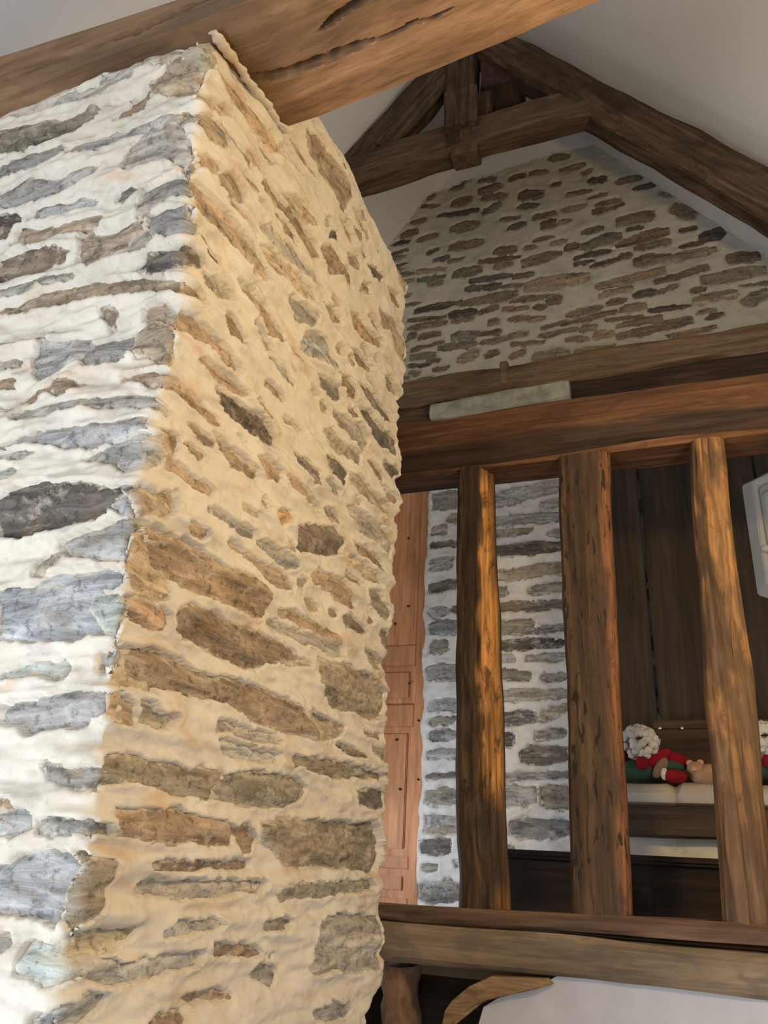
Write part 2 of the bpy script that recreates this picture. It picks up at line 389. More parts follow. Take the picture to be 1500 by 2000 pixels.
M['brownfelt'] = plain('brown_felt', (.20, .12, .075), .95, .15, 20, .3)
M['skin'] = plain('doll_face', (.50, .27, .18), .8, .06, 10, .1)
M['studs'] = plain('steel_stud', (.7, .7, .7), .25, .05, 5, 0, 1.0)
M['floor'] = plain('floor_boards', (.28, .22, .16), .7, .15, 4, .1)
M['dark_stone'] = plain('brown_stone', (.22, .13, .08), .95, .3, 16, .6)

# ------------------------------------------------------------------ room shell
RIDGE_X, RIDGE_Z = -0.894, 7.17
def zl(x): return 8.42 + 1.4 * x
def zr(x): return 5.97 - 1.34 * x
def slope(name, x0, z0, x1, z1, y0, y1):
    n = Vector((-(z1 - z0), 0, x1 - x0)).normalized() * (.12 if x1 > x0 else -.12)
    if n.z < 0: n = -n
    o = slab(name, [(x0, y0, z0), (x1, y0, z1), (x1, y1, z1), (x0, y1, z0)], n, M['plaster']); return tag(o, kind='structure')
slope('ceiling_left', RIDGE_X, RIDGE_Z, -4.7, zl(-4.7), -1.2, 4.5)
slope('ceiling_right', RIDGE_X, RIDGE_Z, 3.4, zr(3.4), -1.2, 4.5)
tag(slab('floor', [(-4.7, -1.2, 0), (3.4, -1.2, 0), (3.4, 2.9, 0), (-4.7, 2.9, 0)], (0, 0, -.15), M['floor']), kind='structure')
tag(slab('floor_loft', [(-4.6, 2.77, 1.34), (3.3, 2.77, 1.34), (3.3, 4.12, 1.34), (-4.6, 4.12, 1.34)], (0, 0, -.06), M['floor']), kind='structure')
tag(slab('wall_left', [(-4.6, -1.2, 0), (-4.6, 4.4, 0), (-4.6, 4.4, zl(-4.6)), (-4.6, -1.2, zl(-4.6))], (-.2, 0, 0), M['plaster']), kind='structure')
tag(slab('wall_right', [(3.2, -1.2, 0), (3.2, 4.4, 0), (3.2, 4.4, zr(3.2)), (3.2, -1.2, zr(3.2))], (.2, 0, 0), M['plaster']), kind='structure')

# ------------------------------------------------------------------ the stone pier
CORN = np.array([[1.2, 1.128], [1.3, 1.131], [1.4, 1.138], [1.5, 1.142], [1.6, 1.141], [1.7, 1.132], [1.8, 1.124], [1.9, 1.116], [2.0, 1.107], [2.1, 1.097], [2.2, 1.092], [2.3, 1.094], [2.4, 1.101], [2.5, 1.109], [2.6, 1.112], [2.7, 1.109], [2.8, 1.096], [2.9, 1.079], [3.0, 1.063], [3.1, 1.052], [3.2, 1.043], [3.3, 1.036], [3.4, 1.025], [3.5, 1.018]])
END = np.array([[1.15, 2.46], [1.209, 2.428], [1.3, 2.52], [1.492, 2.487], [1.60, 2.515], [1.724, 2.507], [1.84, 2.48], [1.955, 2.475], [2.123, 2.505], [2.212, 2.43], [2.30, 2.47],
                [2.388, 2.49], [2.52, 2.47], [2.674, 2.485], [2.83, 2.49], [2.979, 2.468], [3.18, 2.435], [3.30, 2.47], [3.459, 2.499], [3.684, 2.46], [3.82, 2.50], [3.9, 2.48]])
AX = -0.95; TOP = 3.86
def pier_place(u, v, h):
    yc = np.interp(v, CORN[:, 0], CORN[:, 1]); L = np.interp(v, END[:, 0], END[:, 1]) - yc
    r = 0.022; r2 = 0.045
    t = np.clip((u + r) / (2 * r), 0, 1)
    x = np.where(u < -r, AX + u, np.where(u > r, AX, AX - r * (1 - t) ** 2))
    y = np.where(u < -r, yc, np.where(u > r, yc + u, yc + r * t ** 2))
    nx = np.where(u < -r, 0, np.where(u > r, 1, t)); ny = np.where(u < -r, -1, np.where(u > r, 0, t - 1))
    w = u - L; t2 = np.clip((w + r2) / (2 * r2), 0, 1); far = w > -r2
    x = np.where(far, np.where(w > r2, AX - w, AX - r2 * t2 ** 2), x)
    y = np.where(far, np.where(w > r2, yc + L, yc + L - r2 * (1 - t2) ** 2), y)
    nx = np.where(far, np.where(w > r2, 0, 1 - t2), nx); ny = np.where(far, np.where(w > r2, 1, t2), ny)
    k = np.hypot(nx, ny); k = np.where(k < 1e-6, 1, k); nx, ny = nx / k, ny / k
    h = h - np.clip((v - 3.36) / .06, 0, 1) * (u < .03) * .028
    tp = np.clip((v - (TOP - .09)) / .09, 0, 1); h = h - tp ** 2 * .05
    return np.stack([x + nx * h, y + ny * h, v + np.zeros_like(u)], -1)
def pier_h(u, v):
    w = v + .03 * fbm(u * 3, v * 4, 15, 2)
    c = fbm(u * 4, v * 8, 11, 4) * .020 + fbm(u * 5, w * 26, 12, 4, .5) * .022 + fbm(u * 22, v * 40, 13, 3) * .004
    edge = np.exp(-(u / .06) ** 2) * fbm(u * 0 + .3, v * 26, 14, 3) * .034
    return c + edge
pier_polys = []
for l in """g -605,3385 -565,3406 -486,3412 -404,3397 -330,3384 -292,3415 -223,3411 -171,3413 -187,3375 -210,3356 -258,3363 -303,3347 -402,3354 -472,3373 -553,3373 -588,3374
o -185,3402 -162,3418 -104,3403 -47,3387 26,3382 53,3385 0,3306 -58,3351 -98,3353 -176,3377
t -145,3287 -148,3313 -99,3321 -78,3356 -21,3324 9,3294 0,3254 -33,3256 -77,3265
n -243,3238 -207,3263 -186,3294 -149,3318 -148,3275 -164,3248 -202,3234
o -662,3327 -565,3318 -461,3311 -394,3305 -331,3318 -295,3295 -311,3268 -353,3260 -405,3250 -492,3246 -561,3246 -644,3253
g -631,3201 -577,3217 -527,3224 -421,3222 -393,3191 -435,3183 -511,3180 -568,3181 -628,3189
g -392,3185 -298,3198 -252,3198 -150,3190 -77,3196 -58,3191 -59,3164 -133,3173 -222,3172 -282,3160 -357,3174
g -193,3076 -193,3116 -153,3144 -132,3168 -59,3161 -40,3127 14,3059 -12,3040 -61,3065 -110,3075 -158,3075
t -52,3166 -49,3196 -4,3180 47,3208 106,3226 127,3199 78,3161 34,3153 -24,3152
g -35,3037 -7,3038 36,3055 20,3017 -22,3010
g -618,3147 -509,3141 -406,3121 -327,3122 -273,3108 -290,3091 -363,3092 -430,3076 -510,3068 -606,3095
g -484,3020 -473,3048 -436,3053 -354,3039 -340,3048 -274,3016 -287,3003 -350,3013 -408,3015 -450,3011
d -206,2997 -204,3016 -180,3023 -154,3006 -167,2996 -186,2987
g -132,2923 -140,2961 -129,2999 -56,3018 -28,3016 0,2966 2,2938 -45,2953 -87,2947 -113,2923
n -523,2958 -507,2997 -413,2982 -344,2969 -263,2971 -241,2952 -249,2935 -309,2932 -393,2949 -472,2945
d -596,3051 -540,3051 -507,3027 -526,3012 -549,2988 -584,2992
n -294,2848 -302,2917 -227,2916 -126,2908 -110,2889 -155,2872 -164,2839 -219,2839 -257,2824
g -159,2838 -151,2871 -107,2886 -94,2865 -74,2848 -114,2831
g -102,2885 -98,2914 -71,2923 -5,2899 15,2871 4,2845 -42,2842 -84,2859
n -573,2927 -485,2925 -426,2920 -334,2886 -342,2872 -393,2866 -476,2863 -563,2864
d -124,2786 -94,2814 -39,2809 27,2820 55,2811 -13,2764 -62,2763 -94,2766
w -558,2830 -472,2829 -399,2836 -310,2811 -298,2800 -349,2807 -417,2818 -457,2804 -556,2816
t -549,2777 -422,2782 -321,2783 -247,2784 -102,2755 0,2722 71,2740 80,2725 10,2697 -75,2719 -236,2742 -365,2747 -471,2761
n -212,2701 -179,2703 -170,2683 -184,2659 -202,2676
g -528,2680 -468,2692 -405,2688 -358,2683 -351,2672 -378,2664 -409,2665 -470,2664 -525,2670
b -379,2576 -394,2616 -375,2649 -294,2642 -240,2635 -242,2586 -286,2571 -320,2560 -350,2547
g -235,2575 -232,2620 -187,2628 -132,2625 -114,2631 -111,2581 -143,2556 -216,2557
t -107,2582 -108,2621 -72,2644 -24,2620 0,2588 20,2537 -18,2526 -44,2549 -90,2559
n -93,2661 -84,2686 -49,2687 -22,2659 0,2657 61,2676 132,2675 205,2683 264,2668 197,2649 114,2658 52,2629 -6,2612 -36,2640 -73,2650
g -513,2630 -459,2624 -426,2613 -433,2601 -507,2608
n -497,2580 -461,2580 -430,2562 -434,2544 -490,2560
n -388,2499 -360,2517 -307,2516 -298,2533 -269,2532 -240,2513 -208,2504 -220,2491 -259,2485 -304,2507 -336,2490
g -470,2505 -429,2502 -414,2490 -462,2485
g -389,2449 -375,2465 -312,2463 -240,2454 -168,2455 -89,2453 -25,2437 1,2416 23,2405 -18,2411 -82,2430 -162,2436 -250,2443 -352,2443
n -108,2505 -65,2510 -21,2501 32,2497 77,2495 141,2503 211,2508 222,2496 184,2479 114,2482 46,2475 0,2471 -45,2480
b -422,2387 -313,2401 -218,2390 -145,2382 -85,2380 -21,2374 -6,2347 -57,2339 -131,2334 -230,2358 -305,2378 -368,2370 -415,2369
b -412,2362 -344,2358 -286,2349 -315,2341 -406,2346
g -153,2309 -127,2322 -71,2331 -11,2336 25,2340 40,2297 2,2270 -38,2269 -68,2290 -103,2298
n 37,2323 6,2354 35,2370 84,2385 74,2359 75,2323 137,2322 186,2329 241,2330 225,2314 155,2306 105,2306 52,2303
w -392,2310 -352,2317 -324,2305 -339,2295 -386,2297
d -368,2243 -312,2267 -261,2277 -194,2257 -150,2255 -105,2242 -21,2227 -47,2205 -90,2178 -163,2175 -211,2162 -278,2155 -344,2168
t -16,2223 8,2232 46,2232 115,2271 126,2253 87,2205 55,2202 14,2181 0,2194
b -50,2198 -33,2211 -13,2201 4,2181 -17,2171
n 154,2747 200,2778 267,2759 238,2731 183,2723
n 95,2592 124,2613 217,2629 305,2631 284,2609 210,2592 142,2596
g -166,2130 -148,2142 -85,2153 -24,2168 6,2171 25,2166 0,2128 -4,2086 -57,2094 -106,2101 -141,2111
n 38,2162 117,2179 221,2182 326,2173 448,2196 526,2183 531,2128 452,2111 318,2106 219,2098 112,2094 69,2141
t 0,2082 11,2136 45,2149 70,2135 103,2098 134,2098 128,2083 136,2056 89,2038 38,2031 11,2064
o -230,2077 -216,2114 -204,2114 -189,2105 -174,2110 -178,2093 -204,2075
b -314,2051 -213,2056 -162,2072 -70,2072 -1,2066 11,2054 -77,2024 -85,1999 -38,1953 -111,1950 -190,1947 -291,1953
w -74,2014 -38,2021 8,2017 22,1982 -1,1954 -33,1955 -61,1985
n 12,2019 39,2023 124,2030 149,2017 148,1990 100,1981 67,1988 36,1986 23,2001
w -275,1887 -221,1901 -141,1905 -127,1910 -108,1894 -105,1879 -135,1874 -179,1894 -274,1881
b -43,1892 -43,1916 -23,1927 -11,1924 -8,1897 -22,1883
b -262,1831 -175,1841 -84,1849 -14,1847 -8,1812 -38,1804 -73,1793 -154,1782 -212,1791 -255,1803
g -127,1727 -87,1714 -37,1717 8,1716 23,1706 9,1691 -53,1690 -83,1694 -110,1700
n -220,1661 -182,1665 -177,1658 -218,1653
b -216,1642 -157,1652 -124,1639 -124,1623 -159,1611 -209,1612
g -118,1628 -87,1640 -15,1637 38,1634 52,1620 -12,1619 -72,1617 -108,1615
b -191,1553 -128,1580 -76,1590 -32,1582 -5,1570 -21,1552 -28,1527 -28,1492 -37,1482 -70,1489 -122,1496 -175,1502
n -30,1590 -2,1588 17,1579 0,1573 -14,1580
o 0,1566 22,1576 66,1574 57,1543 46,1505 14,1491 -5,1480 -27,1495 -21,1527 -15,1550
g -158,1456 -129,1456 -119,1447 -130,1439 -151,1437
w -84,1417 -79,1453 -50,1450 -10,1464 6,1451 19,1420 0,1413 -29,1405 -52,1415
o -4,1447 9,1470 88,1471 179,1474 157,1455 99,1438 66,1435 16,1438
g 20,1433 84,1430 122,1421 217,1419 279,1420 362,1423 388,1418 362,1405 265,1397 168,1392 94,1402 75,1408 30,1416
g -7,1370 12,1375 45,1369 40,1381 102,1379 87,1362 60,1350 25,1350 4,1357
b -43,1348 -27,1361 0,1362 8,1345 -40,1342
t 34,3344 103,3385 187,3418 280,3438 361,3451 382,3420 319,3384 232,3364 152,3346 85,3327
t -15,3229 25,3256 98,3296 123,3300 72,3257 23,3226
g 31,3180 87,3222 114,3206 103,3177 50,3157
n 22,3077 74,3107 105,3115 87,3077 36,3060
n 109,3092 150,3141 211,3142 225,3110 175,3089 111,3078
n -8,2991 42,3016 89,3013 161,3013 246,3016 320,3015 380,2996 324,2976 270,2957 183,2952 104,2939 37,2932 7,2944
t 192,3260 242,3292 299,3294 286,3257 230,3251
n 289,3237 322,3274 384,3276 467,3301 524,3311 573,3302 648,3304 662,3290 603,3256 521,3246 452,3250 379,3235 319,3229
t 385,3302 442,3328 532,3355 593,3350 541,3322 445,3302
n 487,3629 552,3679 629,3692 737,3725 826,3734 830,3624 811,3559 766,3564 722,3569 635,3590 547,3575 507,3591
t 381,3464 446,3477 526,3494 494,3464 416,3448
d 727,3455 767,3474 783,3460 729,3429
n 895,3612 955,3642 946,3594 901,3577
n 658,3332 735,3379 877,3408 910,3370 821,3359 715,3285 673,3305
d 1005,3539 1102,3587 1185,3647 1156,3590 1058,3527
t 315,3055 389,3096 492,3119 594,3130 633,3115 542,3074 435,3058 355,3043
g 271,3168 315,3196 355,3190 319,3170
n 214,2878 265,2899 329,2899 426,2912 488,2910 469,2877 370,2845 286,2850 233,2862
g 290,3100 343,3134 464,3163 623,3195 675,3183 556,3153 406,3119
o 65,2790 115,2808 178,2820 203,2813 132,2793 81,2783
d 36,2867 57,2874 80,2865 126,2867 143,2851 97,2841 52,2844
g 575,2948 641,3025 727,3051 782,3025 824,3013 745,2978 622,2944
n 902,3268 1008,3327 1091,3327 1197,3346 1181,3292 1046,3254 936,3236
n 914,3141 1004,3178 1118,3194 1103,3164 977,3127
n 984,3442 1047,3479 1066,3463 986,3418
o 1137,3454 1283,3496 1406,3482 1462,3406 1389,3392 1270,3408 1158,3408
t 1244,3792 1358,3880 1447,3871 1461,3752 1397,3738 1309,3757
g 1066,3707 1135,3733 1174,3724 1105,3690
g 481,3024 589,3066 660,3085 640,3036 549,3009
t 691,3151 767,3192 837,3188 784,3158
g 896,3702 955,3742 992,3726 931,3686
g 673,3450 722,3493 738,3478 687,3442
o 842,3451 944,3512 964,3482 888,3445
t 749,3225 829,3260 859,3257 765,3207
n 1245,3635 1342,3668 1387,3641 1289,3601
d 168,2561 221,2579 306,2593 400,2608 465,2593 463,2558 413,2554 337,2550 265,2546 196,2548
n 179,2450 232,2459 282,2461 344,2462 395,2461 405,2431 363,2429 286,2421 233,2429
n 393,2499 432,2519 507,2512 514,2487 468,2467 416,2472
o 729,2756 810,2803 854,2782 945,2807 1026,2820 1010,2780 900,2760 785,2741
g 780,2874 867,2877 993,2909 1095,2907 1077,2851 961,2841 838,2836
d 1001,2970 1078,3001 1205,3004 1353,3028 1343,2970 1186,2945 1043,2942
d 974,3048 1057,3075 1183,3103 1310,3112 1362,3094 1223,3058 1059,3033
o 1196,3203 1271,3256 1388,3236 1358,3203 1236,3187
d 657,2902 723,2922 836,2949 859,2930 794,2897 697,2883
n 813,2987 910,3025 975,3021 960,2985 882,2958 821,2966
d 897,2918 960,2945 993,2936 945,2911
d 552,2599 596,2610 694,2616 726,2583 679,2567 605,2572 558,2573
d 736,2680 815,2701 903,2705 894,2661 806,2665
g 747,2606 824,2642 883,2631 872,2607 804,2595
o 918,2711 1012,2741 1130,2747 1297,2763 1357,2731 1203,2703 1031,2691 936,2687
n 1183,2798 1259,2824 1378,2819 1367,2785 1239,2781
d 1222,2892 1321,2923 1382,2922 1340,2889 1241,2872
n 529,2512 593,2525 688,2528 766,2521 732,2500 634,2498 565,2500
t 405,2385 437,2406 464,2380 439,2369
t 347,2338 380,2348 425,2352 401,2337
p 485,2379 516,2409 576,2425 582,2405 528,2370
o 789,2538 840,2554 900,2542 849,2514
g 226,2279 263,2286 345,2288 421,2304 434,2290 364,2281 289,2279
g 435,2285 507,2303 588,2308 665,2309 616,2286 513,2280
n 318,2234 354,2253 408,2250 481,2253 580,2258 669,2246 651,2230 549,2217 467,2233 384,2241
d 608,2393 720,2452 780,2466 864,2508 883,2490 941,2488 937,2448 837,2403 719,2369 655,2345 635,2376
n 761,2305 801,2342 969,2377 1032,2367 1087,2328 1033,2299 917,2305 824,2303
o 1008,2462 1100,2477 1219,2479 1261,2452 1142,2438 1044,2443
g 930,2613 1037,2640 1191,2649 1306,2617 1293,2573 1181,2583 1032,2571 951,2583
n 1011,2516 1120,2538 1244,2537 1285,2509 1161,2506 1047,2497
o 1151,2401 1233,2415 1329,2390 1355,2357 1247,2352 1176,2363
n 741,2232 785,2251 838,2240 792,2220 756,2220
n 589,2165 650,2178 763,2185 886,2192 955,2178 852,2162 708,2160 612,2152
d 955,2252 1008,2274 1084,2271 1181,2261 1119,2251 1000,2242
n 888,2249 925,2266 942,2248 910,2241
o 546,2124 594,2137 616,2129 567,2116
d 1262,2283 1327,2315 1367,2299 1316,2272
o 706,2285 740,2292 723,2259 689,2258
n 296,2514 318,2515 314,2499
n 171,2037 225,2061 311,2073 425,2072 530,2081 637,2084 707,2075 588,2039 500,2007 446,1987 357,1992 275,1998 200,1995 176,2005
o 593,2040 707,2072 769,2068 699,2047 621,2037
o 805,2087 952,2110 1186,2132 1390,2115 1364,2045 1247,2006 1113,2007 963,1992 864,2018 822,2042
n -9,1921 18,1929 126,1948 223,1947 270,1937 365,1945 470,1954 589,1954 711,1947 805,1912 795,1889 662,1884 500,1882 372,1899 255,1889 151,1884 87,1886 27,1888 -8,1903
o 775,1953 898,1948 1025,1952 998,1925 890,1893 826,1894
o -10,1886 28,1884 87,1884 144,1887 133,1875 59,1873 -5,1861
t -9,1842 35,1848 47,1806 -4,1816
n 45,1843 89,1842 90,1810 53,1804
o 95,1844 132,1850 148,1834 208,1837 185,1814 146,1808 105,1812
g 336,1850 379,1862 484,1861 622,1864 635,1851 525,1840 415,1846 342,1839
g 362,1813 402,1823 529,1818 628,1822 631,1804 513,1799 390,1792 364,1801
o 14,1737 84,1749 114,1749 211,1746 303,1749 384,1754 353,1725 349,1704 282,1701 185,1707 93,1708 21,1704
o 360,1711 398,1747 481,1764 635,1777 732,1777 804,1765 784,1739 685,1716 565,1703 439,1702
o 692,1826 784,1832 909,1842 1094,1854 1346,1852 1329,1838 1128,1823 954,1805 787,1808 706,1808
d 986,1896 1075,1897 1187,1888 1092,1879
o 1235,1918 1361,1923 1362,1891 1271,1899
o 1165,1956 1339,1976 1322,1955 1183,1947
d 1116,1777 1244,1800 1350,1798 1352,1762 1264,1749 1118,1755
o 1145,2198 1248,2211 1334,2198 1290,2161 1165,2171
d 1271,2292 1334,2317 1380,2279 1358,2231 1296,2257
g 545,2120 607,2133 698,2136 848,2159 989,2166 992,2143 880,2122 750,2117 633,2113
n 52,1658 83,1653 152,1661 241,1669 304,1663 388,1656 461,1646 451,1620 360,1617 273,1621 222,1615 141,1616 65,1623
n 473,1654 516,1658 555,1633 544,1605 496,1604 467,1634
o 577,1657 661,1676 856,1687 1091,1695 1280,1712 1339,1665 1354,1590 1310,1565 1168,1576 965,1584 768,1581 685,1590 647,1617 591,1634
g 155,1533 191,1547 297,1547 393,1547 518,1547 617,1547 600,1529 504,1526 384,1515 289,1518 230,1527
n 176,1576 274,1579 368,1580 454,1581 547,1587 560,1574 456,1573 369,1575 277,1567 191,1572
o 676,1524 765,1537 931,1542 1107,1547 1258,1547 1279,1529 1112,1519 909,1511 781,1515 701,1509
g 250,1459 287,1475 395,1475 438,1469 383,1462 285,1459
o 628,1462 734,1467 782,1460 718,1444 642,1448
n 416,1431 475,1431 531,1424 590,1416 699,1392 595,1399 499,1410 448,1409
g 902,1377 926,1440 962,1458 1031,1466 1310,1451 1339,1398 1320,1320 1170,1321 1046,1342 925,1337 894,1359
g 624,1367 662,1377 729,1363 744,1348 716,1334 659,1352
n 335,1349 370,1356 449,1352 522,1337 552,1326 455,1335 390,1339
n 224,1322 252,1331 307,1328 352,1319 335,1306
g 932,1257 1036,1263 1141,1247 1159,1229 1044,1229 950,1236""".strip().split('\n'):
    t = l.split(); pier_polys.append((t[0], [tuple(int(q) / 1000 for q in w.split(',')) for w in t[1:]]))
# small stones half drowned in mortar between the larger ones
def fill(polys, n, spot, wr, tr, tones, rng, gap, ok=None):
    cen = [(np.array(p), np.array(p).mean(0)) for t, p in polys]; extra = []; tries = 0
    while len(extra) < n and tries < 5000:
        tries += 1; u0, v0 = spot(rng)
        if ok and not ok(u0, v0): continue
        w = rng.uniform(*wr); th = rng.uniform(*tr); tl = rng.uniform(-.08, .08)
        q = [(-1, -.1), (-.6, .8), (0, 1), (.6, .7), (1, .15), (.55, -.8), (-.1, -1), (-.65, -.7)]
        p = [(u0 + a * w * rng.uniform(.85, 1.1), v0 + a * w * tl + b * th / 2 * rng.uniform(.8, 1.2)) for a, b in q]
        pa = np.array(p + [(u0, v0)])
        if any(abs(c[0] - u0) < .5 and abs(c[1] - v0) < .25 and poly_sd(pa[:, 0], pa[:, 1], P.tolist()).min() < gap for P, c in cen): continue
        cen.append((np.array(p), np.array([u0, v0]))); extra.append((rng.choice(tones), p))
    return extra
def pier_spot(r):
    if r.random() < .8: return r.uniform(.06, 1.30), (r.uniform(1.6, 3.78) if r.random() < .3 else r.uniform(2.35, 3.78))
    return r.uniform(-.75, -.05), r.uniform(1.4, 3.4)
rg = random.Random(12)
pier_polys += fill(pier_polys, 78, pier_spot, (.022, .085), (.010, .026), 'ntnog', rg, .013)
# courses of the part of the face that turns the far corner
rg = random.Random(4)
z = 1.2
while z < 3.8:
    th = rg.uniform(.03, .075); L = float(np.interp(z, END[:, 0], END[:, 1]) - np.interp(z, CORN[:, 0], CORN[:, 1]))
    a = L + rg.uniform(.03, .08); b = a + rg.uniform(.12, .24)
    pier_polys.append((rg.choice('gond'), [(a, z), (a + .05, z - th * .5), (b, z - th * .4), (b + .03, z), (b, z + th * .5), (a + .03, z + th * .5)]))
    z += th + rg.uniform(.03, .06)
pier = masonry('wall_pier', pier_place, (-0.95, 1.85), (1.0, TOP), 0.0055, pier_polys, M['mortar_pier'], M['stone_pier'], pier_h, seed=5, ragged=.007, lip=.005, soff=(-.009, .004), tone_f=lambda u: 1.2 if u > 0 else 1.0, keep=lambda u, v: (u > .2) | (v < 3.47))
tag(pier, 'rubble stone pier with cream lime mortar, its corner towards the room', kind='structure')
slab('mortar', [(-1.9, 1.41, TOP - .01), (-1.02, 1.41, TOP - .01), (-1.02, 2.42, TOP - .01), (-1.9, 2.42, TOP - .01)], (0, 0, -.05), M['mortar_pier'], pier)
slab('mortar', [(-1.9, 1.2, 1.0), (-1.05, 1.2, 1.0), (-1.05, 2.4, 1.0), (-1.9, 2.4, 1.0)], (0, 0, -1.0), M['mortar_pier'], pier)
# bead of mortar squeezed out under the tie beam
rings = []
for i in range(70):
    t = i / 69; y = 1.025 + t * .375; zz = 3.425 + t * .082; r = .007 + .007 * float(fbm(np.array([t * 14]), np.array([.5]), 8, 3)[0])
    ox = .012 * float(fbm(np.array([t * 9]), np.array([3.5]), 9, 3)[0])
    rings.append([(AX + .012 + ox + math.cos(a) * r * 1.8, y, zz - .004 + math.sin(a) * r * .8) for a in np.linspace(0, 2 * math.pi, 9)[:-1]])
loft('mortar', rings, M['mortar_pier'], pier)

# ------------------------------------------------------------------ gable wall and loft wall
rg = random.Random(7)
def flat(Y): return lambda u, v, h: np.stack([u, Y - h, v + np.zeros_like(u)], -1)
def gab_h(u, v): return fbm(u * 3, v * 5, 21, 4) * .014 + fbm(u * 12, v * 30, 22, 3) * .007
GT = lambda u: 6.33 + .10 * (u + .9) + .03 * fbm(u * 9, u * 0 + 1, 5, 3)
gp = ovals('-1360,6291,-1264,6279,61 -1318,6332,-1201,6330,44 -1138,6293,-1013,6279,44 -911,6240,-790,6232,64 -847,6395,-756,6383,38 -750,6235,-632,6217,42 -608,6340,-472,6320,75 -535,6182,-362,6202,47 -386,6105,-327,6151,46 -607,6082,-539,6081,46 -351,6042,-222,6025,65 -172,5958,27,5968,54 -53,5857,88,5861,43 -1137,6178,-972,6193,75 -1116,6118,-933,6074,58 -833,6042,-667,6015,88 -1543,6239,-1490,6277,50 -1347,6123,-1199,6131,70 -1106,5956,-974,6007,63 -853,5944,-699,5930,41 -540,5823,-382,5812,54 -506,5952,-338,5949,35 -360,5880,-231,5877,34 -309,5790,-147,5788,48 99,5784,198,5729,56 -331,5734,-132,5747,48 -1668,6044,-1548,6041,44 -1585,6183,-1433,6149,39 -1452,6047,-1137,6005,37 -1353,5886,-1136,5874,83 -975,5865,-837,5849,41 -926,5774,-799,5775,55 -741,5808,-587,5812,55 -685,5717,-591,5714,74 -185,5606,49,5596,102 -129,5528,-25,5521,28 -563,5718,-479,5710,29 -1740,5931,-1610,5947,59 -1606,5853,-1447,5861,58 -1360,5720,-1106,5700,86 -1027,5578,-861,5569,83 -745,5610,-604,5607,34 -625,5552,-523,5548,38 -435,5464,-167,5482,65 -412,5576,-276,5585,57 -215,5426,130,5444,82 173,5641,303,5519,100 195,5425,302,5428,40 308,5324,455,5349,91 -535,5479,-444,5478,52 -823,5559,-728,5550,34 -1472,5623,-1358,5618,36 -1527,5702,-1444,5730,36 -1358,5580,-1246,5588,35 -1325,5460,-1115,5442,73 -1135,5521,-843,5491,39 -826,5426,-563,5451,85 -1027,5444,-902,5447,43 -475,5380,-243,5387,46 -478,5323,-353,5324,32 -187,5314,-109,5316,45 -98,5245,120,5242,83 -89,5356,130,5352,40 125,5208,393,5223,60 182,5292,353,5289,30 445,5122,628,5105,83 -1596,5555,-1387,5525,30 -1593,5479,-1386,5463,40 -1508,5420,-1405,5412,54 -1204,5368,-903,5351,48 -1233,5303,-980,5276,57 -894,5325,-753,5324,52 -971,5250,-829,5239,28 -811,5211,-386,5207,105 -373,5283,-162,5296,32 -347,5107,77,5132,78 13,5050,331,5087,51 290,4991,644,4995,98 -1603,5200,-1262,5215,62 -1271,5194,-868,5167,79 -915,5121,-667,5107,36 -668,5084,-579,5052,67 -326,5024,-129,5042,48 -117,4974,15,4974,55 14,4963,147,4995,29 -287,4960,-169,4954,43 221,4934,300,4936,41 220,4850,469,4863,77 495,4765,638,4832,79 -1652,5128,-1368,5099,33 -1629,5063,-1367,5052,38 -1349,5106,-1153,5084,61 -1328,5050,-1172,5038,32 -1134,5080,-1000,5095,46 -927,4976,-690,4938,49 -963,5063,-796,5043,32 -760,5038,-669,5035,36 -548,4923,-322,4936,56 -578,4853,-232,4883,34 -207,4887,-58,4885,50 -41,4849,211,4832,37 -303,4828,-80,4816,25 -240,4768,31,4780,53 -1647,4997,-1586,4995,47 -1573,4969,-1415,4970,60 -1649,5056,-1547,5043,24 -1326,4917,-1133,4902,77 -1122,4895,-983,4888,40 -1067,4973,-992,4968,41 -1131,4830,-801,4837,48 -707,4849,-533,4876,30 -730,4789,-484,4800,30 -467,4786,-364,4795,55 -385,4726,-260,4719,50 -557,4726,-420,4712,34 -245,4689,200,4721,65 235,4764,343,4760,28 276,4714,377,4721,28 -1621,4876,-1384,4895,41 -1422,4846,-1152,4824,54 -1284,4718,-1133,4753,79 -1619,4807,-1440,4794,50 -1096,4713,-1003,4738,44 -930,4680,-822,4700,51 -911,4773,-696,4739,22 -778,4649,-544,4622,84 -510,4616,-258,4616,74 -1636,4743,-1477,4723,32 -1624,4685,-1554,4660,40 -1456,4675,-1341,4674,35 -1498,4756,-1400,4736,27 -1619,4573,-1435,4583,79 -244,4586,38,4584,48 49,4626,330,4641,39', rg, 'nnndoot')
# more courses where the wall runs on past the photograph's view
gp += fill(gp, 110, lambda r: ((r.uniform(-2.3, -1.62) if r.random() < .4 else r.uniform(.6, 1.7)), r.uniform(4.46, 6.1)), (.05, .13), (.02, .045), 'nndoot', rg, .02,
           lambda u, v: v < zr(u) - .12 and v < zl(u) - .12)
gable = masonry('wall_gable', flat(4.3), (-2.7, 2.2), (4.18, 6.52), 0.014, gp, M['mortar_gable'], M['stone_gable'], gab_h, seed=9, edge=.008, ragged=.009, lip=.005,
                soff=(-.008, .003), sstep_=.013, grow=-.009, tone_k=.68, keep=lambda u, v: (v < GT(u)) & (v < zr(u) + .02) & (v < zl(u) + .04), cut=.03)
tag(gable, 'upper gable wall of brown rubble stones in grey mortar', kind='structure')
tag(slab('wall_gable_plaster', [(-2.9, 4.325, 3.9), (2.3, 4.325, 3.9), (1.45, 4.325, zr(1.45) + .03), (RIDGE_X, 4.325, RIDGE_Z), (-2.9, 4.325, zl(-2.9))], (0, .15, 0), M['plaster']), kind='structure')
